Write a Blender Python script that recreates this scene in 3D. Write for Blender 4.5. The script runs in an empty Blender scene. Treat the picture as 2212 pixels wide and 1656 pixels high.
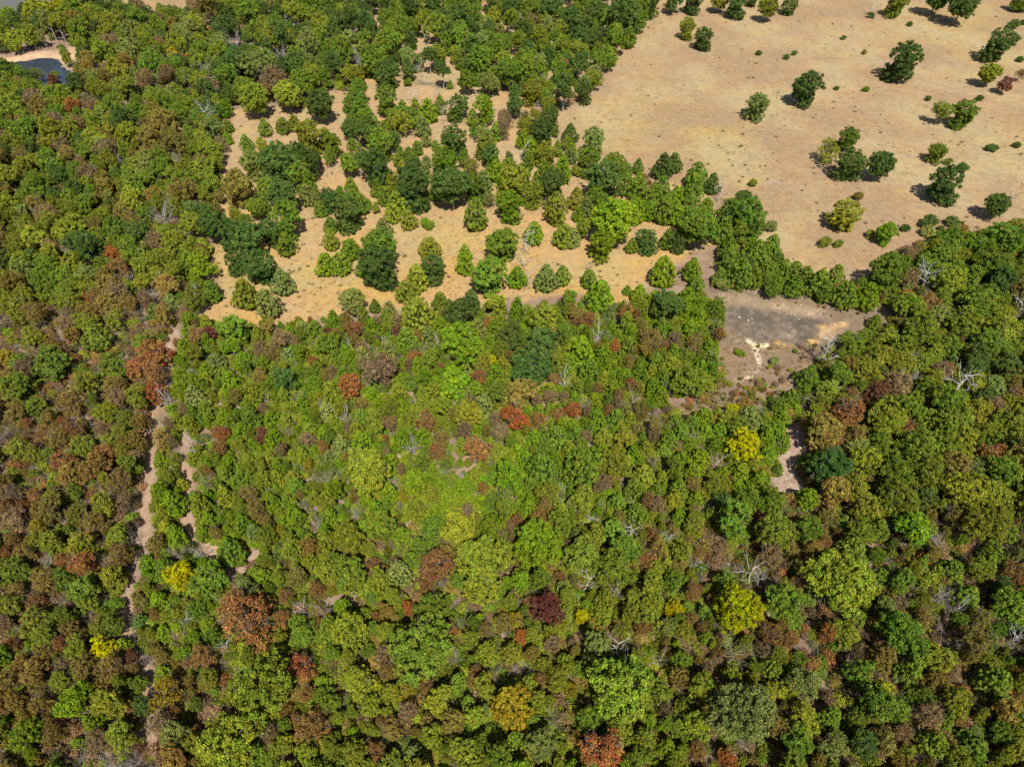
import bpy, math, random
import numpy as np
from math import radians, sin, cos, tan, pi
from mathutils import Vector

random.seed(7); rng = np.random.default_rng(7)
S = bpy.context.scene
COL = S.collection

# ---------------------------------------------------------------- camera, sky, sun, exposure
CAM_H, PITCH, FPX = 100.0, radians(46.0), 1475.0     # metres up, angle below the horizon, focal length in the survey frame (2212 x 1656)
cam_d = bpy.data.cameras.new('camera'); cam = bpy.data.objects.new('camera', cam_d); COL.objects.link(cam)
cam_d.sensor_width = 36.0; cam_d.lens = 36.0 * FPX / 2212.0
cam_d.clip_start = 1.0; cam_d.clip_end = 20000.0
cam.location = (0, 0, CAM_H); cam.rotation_euler = (pi/2 - PITCH, 0, 0)
S.camera = cam
FWD = np.array([0, cos(PITCH), -sin(PITCH)]); UPV = np.array([0, sin(PITCH), cos(PITCH)]); RGT = np.array([1.0, 0, 0])
CAMP = np.array([0, 0, CAM_H])
def ray(px, py): return FWD + RGT*((px-1106)/FPX) + UPV*((828-py)/FPX)
def ground(px, py, z=0.0):
    d = ray(px, py); t = (z-CAM_H)/d[2]; return CAMP + d*t
def project(p):
    v = np.asarray(p) - CAMP; f = v@FWD
    return 1106 + FPX*(v@RGT)/f, 828 - FPX*(v@UPV)/f
SUN_PX = (975, 1085)                                  # where the shadows vanish behind their trees: straight away from the sun
sd = ray(*SUN_PX); sd /= np.linalg.norm(sd)
SUN_EL = math.asin(-sd[2]); SUN_AZ = math.atan2(-sd[0], -sd[1])
W = bpy.data.worlds.new('World'); S.world = W; W.use_nodes = True
nt = W.node_tree; bg = nt.nodes['Background']
sky = nt.nodes.new('ShaderNodeTexSky'); sky.sky_type = 'NISHITA'; sky.sun_disc = False
sky.sun_elevation = SUN_EL; sky.sun_rotation = SUN_AZ; sky.air_density = 1.0; sky.dust_density = 1.5
nt.links.new(sky.outputs[0], bg.inputs[0]); bg.inputs[1].default_value = 0.07
sl = bpy.data.lights.new('sun', 'SUN'); sl.energy = 5.0; sl.angle = radians(0.55); sl.color = (1.0, 0.945, 0.83)
so = bpy.data.objects.new('sun', sl); COL.objects.link(so); so.location = (0, -50, 200)
so.rotation_euler = Vector(sd).to_track_quat('-Z', 'Y').to_euler()
S.view_settings.view_transform = 'Standard'; S.view_settings.look = 'None'
S.view_settings.exposure = 0.5; S.view_settings.gamma = 1.0; S.view_settings.use_curve_mapping = False
S.render.engine = 'CYCLES'
S.cycles.max_bounces = 4; S.cycles.diffuse_bounces = 2; S.cycles.glossy_bounces = 2; S.cycles.transmission_bounces = 3
S.cycles.transparent_max_bounces = 4; S.cycles.caustics_reflective = False; S.cycles.caustics_refractive = False
S.cycles.use_denoising = False

# ---------------------------------------------------------------- small helpers
def prop(o, **kw):
    for k, v in kw.items():
        if v is not None: o[k] = v
    return o
def hash2(ix, iy, s):
    n = (ix.astype(np.int64)*374761393 + iy.astype(np.int64)*668265263 + s*974711) & 0x7fffffff
    n = ((n ^ (n >> 13))*1274126177) & 0x7fffffff
    return ((n ^ (n >> 16)) & 0xffff)/65535.0
def vnoise(x, y, s=0):
    x0 = np.floor(x); y0 = np.floor(y); fx = x-x0; fy = y-y0
    fx = fx*fx*(3-2*fx); fy = fy*fy*(3-2*fy)
    a = hash2(x0, y0, s); b = hash2(x0+1, y0, s); c = hash2(x0, y0+1, s); d = hash2(x0+1, y0+1, s)
    return (a*(1-fx)+b*fx)*(1-fy) + (c*(1-fx)+d*fx)*fy
def fbm(x, y, s=0, o=4):
    t = 0; a = .5
    for i in range(o): t = t + a*vnoise(x*2**i, y*2**i, s+i*17); a *= .5
    return t/(1-.5**o)
def inpoly(x, y, P):
    x = np.asarray(x, float); y = np.asarray(y, float); r = np.zeros(x.shape, bool); n = len(P); j = n-1
    for i in range(n):
        xi, yi = P[i]; xj, yj = P[j]
        c = ((yi > y) != (yj > y)) & (x < (xj-xi)*(y-yi)/((yj-yi) if yj != yi else 1e-9)+xi)
        r ^= c; j = i
    return r
def distline(x, y, L):
    d = np.full(np.shape(x), 1e9)
    for (x0, y0), (x1, y1) in zip(L[:-1], L[1:]):
        dx, dy = x1-x0, y1-y0; t = np.clip(((x-x0)*dx+(y-y0)*dy)/(dx*dx+dy*dy+1e-9), 0, 1)
        d = np.minimum(d, np.hypot(x-x0-t*dx, y-y0-t*dy))
    return d
TILES = {'A': (0, 0), 'B': (1024, 0), 'C': (2048, 0), 'D': (0, 768), 'E': (1024, 768), 'G': (2048, 768), 'H': (0, 1532), 'I': (1024, 1532), 'J': (2048, 1532)}
TS = .72/2.15625
def tp(t, x, y): ox, oy = TILES[t]; return ox*.72 + x*TS, oy*.72 + y*TS
def gp(L): return [tuple(ground(*p)[:2]) for p in L]            # outline in the survey frame -> outline on the ground, metres
def tg(t, L): return gp([tp(t, *p) for p in L])

# ---------------------------------------------------------------- materials
def new_mat(name):
    m = bpy.data.materials.new(name); m.use_nodes = True; t = m.node_tree
    for n in list(t.nodes): t.nodes.remove(n)
    return m, t, t.nodes.new('ShaderNodeOutputMaterial')
def mathn(t, op, a, b=None, clamp=False):
    n = t.nodes.new('ShaderNodeMath'); n.operation = op; n.use_clamp = clamp
    for i, v in enumerate((a, b)):
        if v is None: continue
        if isinstance(v, (int, float)): n.inputs[i].default_value = v
        else: t.links.new(v, n.inputs[i])
    return n.outputs[0]
def leaf_mat(name, instanced):
    m, t, out = new_mat(name); L = t.links
    if instanced:
        a = t.nodes.new('ShaderNodeAttribute'); a.attribute_type = 'INSTANCER'; a.attribute_name = 'tint'; tint = a.outputs['Color']
    else:
        oi = t.nodes.new('ShaderNodeObjectInfo'); tint = oi.outputs['Color']
    v = t.nodes.new('ShaderNodeAttribute'); v.attribute_name = 'var'        # per leaf: lighter and darker, greener and browner leaves
    h = t.nodes.new('ShaderNodeAttribute'); h.attribute_name = 'hue'
    hs = t.nodes.new('ShaderNodeHueSaturation'); L.new(tint, hs.inputs['Color'])
    L.new(mathn(t, 'ADD', mathn(t, 'MULTIPLY', h.outputs['Fac'], .078), .457), hs.inputs['Hue'])
    L.new(mathn(t, 'ADD', mathn(t, 'MULTIPLY', v.outputs['Fac'], 1.3), .35), hs.inputs['Value'])
    hs.inputs['Saturation'].default_value = 1.03
    p = t.nodes.new('ShaderNodeBsdfPrincipled'); L.new(hs.outputs[0], p.inputs['Base Color'])
    p.inputs['Roughness'].default_value = .7; p.inputs['Specular IOR Level'].default_value = .12
    tr = t.nodes.new('ShaderNodeBsdfTranslucent'); L.new(hs.outputs[0], tr.inputs['Color'])
    mx = t.nodes.new('ShaderNodeMixShader'); mx.inputs[0].default_value = .2
    L.new(p.outputs[0], mx.inputs[1]); L.new(tr.outputs[0], mx.inputs[2]); L.new(mx.outputs[0], out.inputs[0])
    return m
LEAF, LEAF_I = leaf_mat('leaves', False), leaf_mat('leaves_of_the_mass', True)
def bark_mat(name, c0, c1, rough=.9):
    m, t, out = new_mat(name); L = t.links
    tc = t.nodes.new('ShaderNodeTexCoord'); n = t.nodes.new('ShaderNodeTexNoise'); n.inputs['Scale'].default_value = 9; n.inputs['Detail'].default_value = 5
    L.new(tc.outputs['Object'], n.inputs['Vector'])
    r = t.nodes.new('ShaderNodeValToRGB'); r.color_ramp.elements[0].position = .3; r.color_ramp.elements[1].position = .7
    r.color_ramp.elements[0].color = (*c0, 1); r.color_ramp.elements[1].color = (*c1, 1); L.new(n.outputs['Fac'], r.inputs[0])
    p = t.nodes.new('ShaderNodeBsdfPrincipled'); p.inputs['Roughness'].default_value = rough; L.new(r.outputs[0], p.inputs['Base Color'])
    b = t.nodes.new('ShaderNodeBump'); b.inputs['Strength'].default_value = .4; L.new(n.outputs['Fac'], b.inputs['Height']); L.new(b.outputs[0], p.inputs['Normal'])
    L.new(p.outputs[0], out.inputs[0]); return m
BARK = bark_mat('bark', (.09, .07, .055), (.24, .2, .165))
DEADWOOD = bark_mat('weathered_wood', (.3, .28, .26), (.58, .56, .53))
PALEBARK = bark_mat('pale_bark', (.3, .28, .25), (.55, .52, .47))
TWIG = bark_mat('bare_twigs', (.15, .115, .095), (.32, .26, .225))
TWIGG = bark_mat('grey_bare_twigs', (.2, .18, .165), (.42, .39, .365))
TWIGO = bark_mat('olive_bare_twigs', (.14, .13, .07), (.3, .28, .16))

def ground_mat():
    m, t, out = new_mat('ground_cover'); L = t.links
    c = t.nodes.new('ShaderNodeAttribute'); c.attribute_name = 'soil'
    geo = t.nodes.new('ShaderNodeNewGeometry')
    def noise(sc, det, rough=.6):
        n = t.nodes.new('ShaderNodeTexNoise'); n.inputs['Scale'].default_value = sc; n.inputs['Detail'].default_value = det; n.inputs['Roughness'].default_value = rough
        L.new(geo.outputs['Position'], n.inputs['Vector']); return n
    n1, n2, n3 = noise(2.6, 4, .7), noise(.55, 5), noise(.09, 4)
    k = mathn(t, 'ADD', mathn(t, 'MULTIPLY', n1.outputs['Fac'], .95), mathn(t, 'ADD', mathn(t, 'MULTIPLY', n2.outputs['Fac'], .5), mathn(t, 'MULTIPLY', n3.outputs['Fac'], .35)))
    k = mathn(t, 'ADD', k, .04)                            # about 1 on average
    hs = t.nodes.new('ShaderNodeHueSaturation'); L.new(c.outputs['Color'], hs.inputs['Color']); L.new(k, hs.inputs['Value'])
    L.new(mathn(t, 'ADD', mathn(t, 'MULTIPLY', n2.outputs['Fac'], .05), .475), hs.inputs['Hue'])
    L.new(mathn(t, 'ADD', mathn(t, 'MULTIPLY', n3.outputs['Fac'], .5), .75), hs.inputs['Saturation'])
    p = t.nodes.new('ShaderNodeBsdfPrincipled'); p.inputs['Roughness'].default_value = .95; p.inputs['Specular IOR Level'].default_value = .1
    L.new(hs.outputs[0], p.inputs['Base Color'])
    b = t.nodes.new('ShaderNodeBump'); b.inputs['Strength'].default_value = .7; b.inputs['Distance'].default_value = .25
    L.new(n1.outputs['Fac'], b.inputs['Height']); L.new(b.outputs[0], p.inputs['Normal'])
    L.new(p.outputs[0], out.inputs[0]); return m
GROUND = ground_mat()
def water_mat(name, col, rough, bump):
    m, t, out = new_mat(name); L = t.links
    p = t.nodes.new('ShaderNodeBsdfPrincipled'); p.inputs['Base Color'].default_value = (*col, 1); p.inputs['Roughness'].default_value = rough
    p.inputs['IOR'].default_value = 1.33
    n = t.nodes.new('ShaderNodeTexNoise'); n.inputs['Scale'].default_value = 1.2; n.inputs['Detail'].default_value = 3
    geo = t.nodes.new('ShaderNodeNewGeometry'); L.new(geo.outputs['Position'], n.inputs['Vector'])
    b = t.nodes.new('ShaderNodeBump'); b.inputs['Strength'].default_value = bump; b.inputs['Distance'].default_value = .05
    L.new(n.outputs['Fac'], b.inputs['Height']); L.new(b.outputs[0], p.inputs['Normal']); L.new(p.outputs[0], out.inputs[0]); return m

# ---------------------------------------------------------------- the lie of the land (outlines surveyed from the photograph, laid on the ground)
PASTURE = gp([(1400, -60), (1395, 45), (1345, 95), (1300, 150), (1245, 225), (1205, 262), (1200, 330), (1290, 330), (1345, 365), (1400, 385), (1530, 400), (1570, 440), (1600, 510), (1680, 550), (1705, 590), (1800, 615), (1840, 625), (1890, 600), (1920, 560), (2000, 525), (2060, 505), (2212, 500), (2420, 500), (2420, -60)])
MEADOW = gp([(495, 235), (560, 225), (660, 235), (690, 200), (760, 195), (830, 140), (800, 60), (840, -60), (1400, -60), (1395, 45), (1345, 95), (1300, 150), (1245, 225), (1205, 262), (1200, 330), (1290, 330), (1345, 365), (1400, 385), (1530, 400), (1560, 520), (1480, 560), (1410, 590), (1395, 640), (1340, 665), (1290, 660), (1250, 630), (1100, 650), (1000, 660), (860, 665), (720, 685), (620, 705), (430, 700), (440, 660), (475, 610), (455, 560), (470, 500), (480, 440), (478, 380), (495, 300)])
CLEARING = gp([(1520, 600), (1560, 622), (1690, 635), (1800, 645), (1900, 650), (1940, 680), (1900, 725), (1840, 725), (1790, 760), (1745, 795), (1710, 830), (1690, 865), (1640, 885), (1560, 905), (1440, 905), (1390, 895), (1480, 868), (1530, 840), (1545, 780), (1560, 700)])
def zq(x, y): return 1474.6+x*.2322, 590.4+y*.2322
BED = gp([zq(*p) for p in [(390, 290), (560, 255), (760, 290), (1000, 330), (1250, 365), (1340, 420), (1240, 520), (1230, 600), (1000, 640), (870, 650), (700, 650), (470, 600), (420, 480)]])
RIM = gp([zq(*p) for p in [(350, 240), (500, 235), (640, 255), (880, 295), (1040, 325), (1300, 365)]])
SANDA = gp([zq(*p) for p in [(1240, 470), (1380, 455), (1535, 425), (1530, 500), (1440, 560), (1350, 610), (1230, 590), (1290, 520)]])
SANDB = gp([zq(*p) for p in [(1140, 615), (1230, 610), (1320, 640), (1250, 665), (1180, 650)]])
SANDC = gp([zq(*p) for p in [(880, 640), (1000, 640), (990, 680), (900, 690)]])
GULLY = gp([zq(*p) for p in [(610, 610), (680, 665), (705, 780), (735, 870), (640, 945), (525, 1000)]])
GULLYB = gp([zq(*p) for p in [(690, 690), (730, 670), (780, 665)]])
TRACK = gp([(376, 715), (370, 740), (362, 790), (345, 850), (334, 887), (328, 954), (325, 1004), (322, 1037), (319, 1070), (314, 1113), (313, 1153), (305, 1193), (290, 1225), (284, 1253), (280, 1290), (274, 1320), (271, 1348), (285, 1400), (312, 1460), (326, 1520), (322, 1600)])
TRACKB = gp([(395, 940), (399, 1000), (402, 1037), (405, 1055), (398, 1085), (404, 1120), (408, 1140), (431, 1170), (457, 1190), (474, 1220), (501, 1240), (527, 1232), (548, 1200)])
BARE = tg('G', [(690, 1060), (835, 1100), (800, 1180), (790, 1260), (740, 1380), (790, 1480), (810, 1560), (700, 1600), (560, 1570), (540, 1470), (600, 1400), (600, 1290), (680, 1200)])
POND = tg('A', [(60, 405), (180, 380), (300, 368), (372, 382), (412, 432), (478, 470), (500, 515), (430, 580), (330, 560), (200, 510), (100, 470)])
BANK = tg('A', [(-200, 420), (0, 375), (200, 345), (400, 318), (500, 305), (510, 380), (470, 440), (500, 480), (490, 490), (470, 462), (410, 430), (370, 385), (300, 368), (180, 380), (60, 405), (0, 425), (-200, 480)])
LAKE = tg('A', [(-300, -160), (420, -160), (345, 22), (240, 45), (180, 65), (100, 85), (60, 130), (-100, 150), (-300, 160)])
FIELD = tg('A', [(690, 40), (760, 5), (900, -70), (1280, -70), (1250, 60), (1040, 75), (860, 55)])
CREEK = tg('B', [(330, 440), (380, 480), (440, 520), (520, 532), (620, 545), (680, 560)])
PATCHES = []                                              # small openings of bare litter between the trees: (x, y, r) on the ground
for t, x, y, r in [('I', 455, 100, 62), ('E', 1335, 1075, 50), ('E', 1180, 1430, 55), ('E', 880, 1310, 60), ('D', 1430, 970, 60), ('D', 2000, 1480, 50), ('I', 480, 480, 60),
                   ('J', 1800, 960, 120), ('J', 1560, 660, 60), ('H', 770, 570, 80), ('H', 980, 1330, 90), ('H', 1120, 900, 55), ('E', 340, 1150, 50), ('E', 360, 1300, 40), ('E', 460, 900, 45), ('H', 400, 580, 70),
                   ('D', 1320, 640, 40), ('D', 1110, 580, 45), ('J', 1160, 890, 60), ('J', 1720, 1100, 90), ('E', 1020, 1020, 40), ('E', 1370, 1570, 70), ('H', 1570, 400, 70), ('H', 1640, 290, 50), ('D', 520, 1060, 50), ('D', 1340, 1230, 40),
                   ('H', 1120, 890, 50), ('D', 1010, 330, 40), ('I', 790, 700, 40), ('I', 740, 620, 40), ('J', 60, 940, 50), ('J', 930, 1140, 45), ('H', 60, 230, 60), ('E', 1320, 960, 40), ('E', 60, 990, 40)]:
    c = ground(*tp(t, x, y)); e = ground(*tp(t, x+r, y)); PATCHES.append((c[0], c[1], abs(e[0]-c[0])))

def soft(x, y, test, amp, n=7, seed=3):                    # coverage 0..1 with a ragged edge
    w = 0
    wx = (fbm(x*.35, y*.35, 41)-.5)*amp*2; wy = (fbm(x*.35, y*.35, 43)-.5)*amp*2
    r = np.random.default_rng(seed)
    for i in range(n):
        a = r.uniform(0, 2*pi); q = r.uniform(0, 1)**.5*amp*.7
        w = w + test(x+wx+cos(a)*q, y+wy+sin(a)*q)
    return w/n
def spaced(lo, hi, core0, core1, fine, grow):
    v = [core0]
    while v[-1] < core1: v.append(v[-1]+fine)
    s = fine
    while v[-1] < hi: s *= grow; v.append(v[-1]+s)
    s = fine; u = [core0]
    while u[-1] > lo: s *= grow; u.append(u[-1]-s)
    return np.array(u[:0:-1]+v)
gx = spaced(-9000, 9000, -95, 120, .62, 1.035); gy = spaced(-3000, 9000, 18, 185, .62, 1.03)
GX, GY = np.meshgrid(gx, gy); X = GX.ravel(); Y = GY.ravel()
def mix(c, w, col): return c*(1-w[:, None]) + np.array(col)[None, :]*w[:, None]
f1 = fbm(X*.06, Y*.06, 1); f2 = fbm(X*.2, Y*.2, 2); f3 = fbm(X*.55, Y*.55, 3, 3); f4 = fbm(X*.02, Y*.02, 9)
sm = lambda v, a, b: np.clip((v-a)/(b-a), 0, 1)
base = np.empty((len(X), 3)); base[:] = (.235, .155, .11)
base = mix(base, sm(f2, .5, .7)*.6, (.33, .25, .19)); base = mix(base, sm(f1, .5, .65)*.35, (.2, .17, .09))
wM = soft(X, Y, lambda a, b: inpoly(a, b, MEADOW), 2.2); wP = soft(X, Y, lambda a, b: inpoly(a, b, PASTURE), 2.5)
wP = np.clip(wP + soft(X, Y, lambda a, b: inpoly(a, b, FIELD), 3), 0, 1)
mead = np.empty_like(base); mead[:] = (.395, .26, .105)
far = sm(Y, 135, 190); mead = mix(mead, far*.8, (.335, .235, .14))
mead = mix(mead, sm(f2, .5, .7)*.6, (.43, .27, .13)); mead = mix(mead, sm(f3, .55, .75)*.45, (.36, .27, .12)); mead = mix(mead, sm(f1, .55, .7)*.3, (.33, .3, .14))
past = np.empty_like(base); past[:] = (.335, .232, .128)
past = mix(past, sm(f4, .42, .62)*.75, (.35, .25, .108)); past = mix(past, sm(f1, .48, .62)*.7, (.285, .19, .115)); past = mix(past, sm(1-f1, .55, .7)*.45, (.37, .31, .17))
past = mix(past, sm(f3, .58, .75)*.4, (.23, .165, .085)); past = mix(past, sm(f2, .6, .75)*.35, (.37, .275, .155))
base = mix(base, wM, (0, 0, 0)) + mead*wM[:, None]; base = mix(base, wP, (0, 0, 0)) + past*wP[:, None]
for L_ in ([(2560+840/4.31, 1075/4.31), (2560+1300/4.31, 1180/4.31), (2560+1900/4.31, 1215/4.31), (2560+2208/4.31, 1250/4.31), (3250, 310)], [(2560, 590/4.31), (2560+170/4.31, 690/4.31), (2560+400/4.31, 830/4.31), (2560+840/4.31, 900/4.31), (2560+1000/4.31, 1020/4.31), (2560+1300/4.31, 1120/4.31)], [(2560+760/4.31, 290/4.31), (2560+1100/4.31, 410/4.31), (2560+1500/4.31, 500/4.31), (2560+2000/4.31, 830/4.31)]):
    d = distline(X, Y, gp([(a*.72, b*.72) for a, b in L_])); base = mix(base, np.clip(1.6-d/1.1, 0, 1)*.4*wP, (.40, .31, .2))       # cattle paths
rk = gp([tp('C', *p) for p in [(520, 1140), (600, 1170), (720, 1210)]]); base = mix(base, np.clip(1.4-distline(X, Y, rk)/3.2, 0, 1)*sm(f3, .4, .6)*.6, (.33, .25, .2))
wC = soft(X, Y, lambda a, b: inpoly(a, b, CLEARING), 1.6)
cl = np.empty_like(base); cl[:] = (.215, .152, .103); cl = mix(cl, sm(f2, .42, .62)*.8, (.2, .15, .08)); cl = mix(cl, sm(f3, .5, .68)*.6, (.14, .112, .07)); cl = mix(cl, sm(f1, .5, .65)*.6, (.235, .155, .10))
base = mix(base, wC, (0, 0, 0)) + cl*wC[:, None]
wB = soft(X, Y, lambda a, b: inpoly(a, b, BED), 2.0)
bd = np.empty_like(base); bd[:] = (.15, .117, .09); bd = mix(bd, sm(f2, .4, .65)*.8, (.115, .096, .074)); bd = mix(bd, sm(f1, .45, .6)*.5, (.2, .155, .12)); bd = mix(bd, sm(f3, .55, .72)*.5, (.09, .078, .06))
gr = vnoise(X*1.1, Y*1.1, 88); bd = mix(bd, sm(gr, .6, .8)*.5, (.27, .21, .16)); bd = mix(bd, sm(1-gr, .65, .85)*.6, (.1, .08, .06))
base = mix(base, wB, (0, 0, 0)) + bd*wB[:, None]
speck = sm(vnoise(X*1.3, Y*1.3, 77), .62, .72)
base = mix(base, np.clip(1.25-distline(X, Y, RIM)/2.2, 0, 1)*(.45+.3*speck), (.36, .262, .18))
base = mix(base, np.clip(1.3-distline(X, Y, gp([zq(*p) for p in [(470, 600), (560, 640), (800, 720), (900, 690), (1000, 560), (1040, 520)]]))/1.0, 0, 1)*speck*.5, (.4, .31, .22))
wS = soft(X, Y, lambda a, b: inpoly(a, b, SANDA) | inpoly(a, b, SANDB) | inpoly(a, b, SANDC), 1.0); base = mix(base, wS*(.35+.65*sm(f3, .38, .55)), (.5, .31, .13))
dG = np.minimum(distline(X, Y, GULLY), distline(X, Y, GULLYB)); gw = .5+.8*np.clip((Y-GULLY[3][1])/(GULLY[0][1]-GULLY[3][1]), 0, 1)
base = mix(base, np.clip((gw*.68-dG+(f3-.5)*.9)/.4, 0, 1), (.62, .54, .36))
dT = np.minimum(distline(X, Y, TRACK), distline(X, Y, TRACKB)+.1)
wT = np.clip((1.6-dT+(f2-.5)*2.6)/1.3, 0, 1); base = mix(base, wT*.9, (.345, .235, .16)); base = mix(base, wT*np.clip((.5-np.abs(dT-.75))/.4, 0, 1)*.4, (.42, .31, .22))
wR = soft(X, Y, lambda a, b: inpoly(a, b, BARE), 1.4)
for cx, cy, r in PATCHES: wR = np.maximum(wR, np.clip((r-np.hypot(X-cx, Y-cy)+(f2-.5)*r*1.2)/(r*.35), 0, 1)*.75)
base = mix(base, wR*.9, (.34, .235, .175)); base = mix(base, wR*speck*.6, (.45, .35, .27))
wK = soft(X, Y, lambda a, b: inpoly(a, b, BANK), 1.5); base = mix(base, wK, (.5, .345, .22)); base = mix(base, wK*sm(f2, .5, .7)*.6, (.34, .23, .14))
dC = distline(X, Y, CREEK); base = mix(base, np.clip((1.6-dC)/1, 0, 1)*.85, (.11, .09, .07))
inP = inpoly(X, Y, POND); inL = inpoly(X, Y, LAKE)
Z = (fbm(X*.12, Y*.12, 55)-.5)*.5 + (fbm(X*.5, Y*.5, 56, 3)-.5)*.16*(1-wT)
Z *= np.clip(1-(np.hypot(X, Y-150)-500)/300, 0, 1)
Z -= np.clip(1-dC/2.2, 0, 1)*.7 + np.clip(1-dG/1.6, 0, 1)*.35 + wB*.35 + wT*.08
Z = np.where(inP | inL, -1.3, Z)
def gz(x, y):
    i = np.clip(np.searchsorted(gx, x)-1, 0, len(gx)-2); j = np.clip(np.searchsorted(gy, y)-1, 0, len(gy)-2)
    fx = (x-gx[i])/(gx[i+1]-gx[i]); fy = (y-gy[j])/(gy[j+1]-gy[j]); n = len(gx); z = Z
    return (z[j*n+i]*(1-fx)+z[j*n+i+1]*fx)*(1-fy) + (z[(j+1)*n+i]*(1-fx)+z[(j+1)*n+i+1]*fx)*fy

def mesh_np(name, V, F, mats, smooth=True, fattr=None, vcol=None, midx=None):
    me = bpy.data.meshes.new(name); V = np.asarray(V, np.float32); F = np.asarray(F, np.int32); k = F.shape[1]
    me.vertices.add(len(V)); me.vertices.foreach_set('co', V.ravel())
    me.loops.add(F.size); me.loops.foreach_set('vertex_index', F.ravel())
    me.polygons.add(len(F)); me.polygons.foreach_set('loop_start', np.arange(0, F.size, k, dtype=np.int32))
    if smooth: me.polygons.foreach_set('use_smooth', np.ones(len(F), bool))
    for m in mats: me.materials.append(m)
    if midx is not None: me.polygons.foreach_set('material_index', np.asarray(midx, np.int32))
    if fattr:
        for nme, val in fattr.items():
            a = me.attributes.new(nme, 'FLOAT', 'FACE'); a.data.foreach_set('value', np.asarray(val, np.float32))
    if vcol is not None:
        a = me.attributes.new('soil', 'FLOAT_COLOR', 'POINT'); a.data.foreach_set('color', np.concatenate([vcol, np.ones((len(V), 1))], 1).astype(np.float32).ravel())
    me.update(calc_edges=True); return me
nx, ny = len(gx), len(gy)
q = (np.arange(ny-1)[:, None]*nx + np.arange(nx-1)[None, :]).ravel()
FQ = np.stack([q, q+1, q+nx+1, q+nx], 1)
code = np.zeros(len(X), int)                              # which surface each spot belongs to
code[wM > .5] = 1; code[wP > .5] = 2; code[wC > .5] = 3; code[wB > .5] = 4; code[wT > .5] = 5; code[wR > .55] = 6; code[wK > .5] = 7; code[(dC < 1.2)] = 8; code[inP | inL] = 9
V3 = np.stack([X, Y, Z], 1); fcode = code[q]
for k, nm in enumerate(['ground', 'meadow', 'pasture', 'dry_clearing', 'dry_pond_bed', 'dirt_track', 'bare_soil', 'pond_bank', 'creek_bed', 'pond_floor']):
    sel = FQ[fcode == k]
    if not len(sel): continue
    u, inv = np.unique(sel.ravel(), return_inverse=True)
    o = bpy.data.objects.new(nm, mesh_np(nm, V3[u], inv.reshape(-1, 4), [GROUND], True, None, np.clip(base[u], 0, 1))); COL.objects.link(o); prop(o, kind='structure')
def sheet(name, poly, z, mat, grow=1.02):
    c = np.mean(poly, 0); P = [tuple(c+(np.array(p)-c)*grow) for p in poly]
    me = bpy.data.meshes.new(name); me.from_pydata([(x, y, z) for x, y in P], [], [tuple(range(len(P)))]); me.materials.append(mat); me.update()
    o = bpy.data.objects.new(name, me); COL.objects.link(o); return prop(o, kind='structure')
sheet('pond_water', POND, -.45, water_mat('pond_water', (.03, .042, .065), .03, .12), 1.04)
sheet('lake_water', LAKE, -.45, water_mat('lake_water', (.12, .11, .1), .35, .4), 1.04)
# ---------------------------------------------------------------- plant shapes (a crown is 1 wide; every copy is scaled by its own width)
def frames(N):
    N = N/np.linalg.norm(N, axis=1, keepdims=True)
    A = np.where(np.abs(N[:, 2:3]) < .9, np.array([[0, 0, 1.0]]), np.array([[1.0, 0, 0]]))
    U = np.cross(A, N); U /= np.linalg.norm(U, axis=1, keepdims=True); return U, np.cross(N, U)
def leaves(P, N, size, elong, R, axis=None):
    """one small folded leaf spray (four corners) per point"""
    n = len(P); U, Vv = frames(N)
    a = R.uniform(0, 2*pi, n)[:, None]; D = U*np.cos(a)+Vv*np.sin(a)
    if axis is not None:
        D = axis/np.linalg.norm(axis, axis=1, keepdims=True)
    E = np.cross(N/np.linalg.norm(N, axis=1, keepdims=True), D); E /= np.linalg.norm(E, axis=1, keepdims=True)+1e-9
    s = (size*R.uniform(.65, 1.35, n))[:, None]; w = s/elong
    V = np.empty((n, 4, 3)); V[:, 0] = P-D*s; V[:, 1] = P+E*w; V[:, 2] = P+D*s; V[:, 3] = P-E*w
    return V.reshape(-1, 3), np.arange(4*n).reshape(n, 4)
def rdirs(n, R):
    v = R.normal(size=(n, 3)); return v/np.linalg.norm(v, axis=1, keepdims=True)
def fib(n, zmin, R):
    i = np.arange(n)+.5; z = 1-(1-zmin)*i/n; p = i*2.39996+R.uniform(0, 6); r = np.sqrt(np.maximum(0, 1-z*z))
    v = np.stack([r*np.cos(p), r*np.sin(p), z], 1)+R.normal(size=(n, 3))*.13; return v/np.linalg.norm(v, axis=1, keepdims=True)
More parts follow.
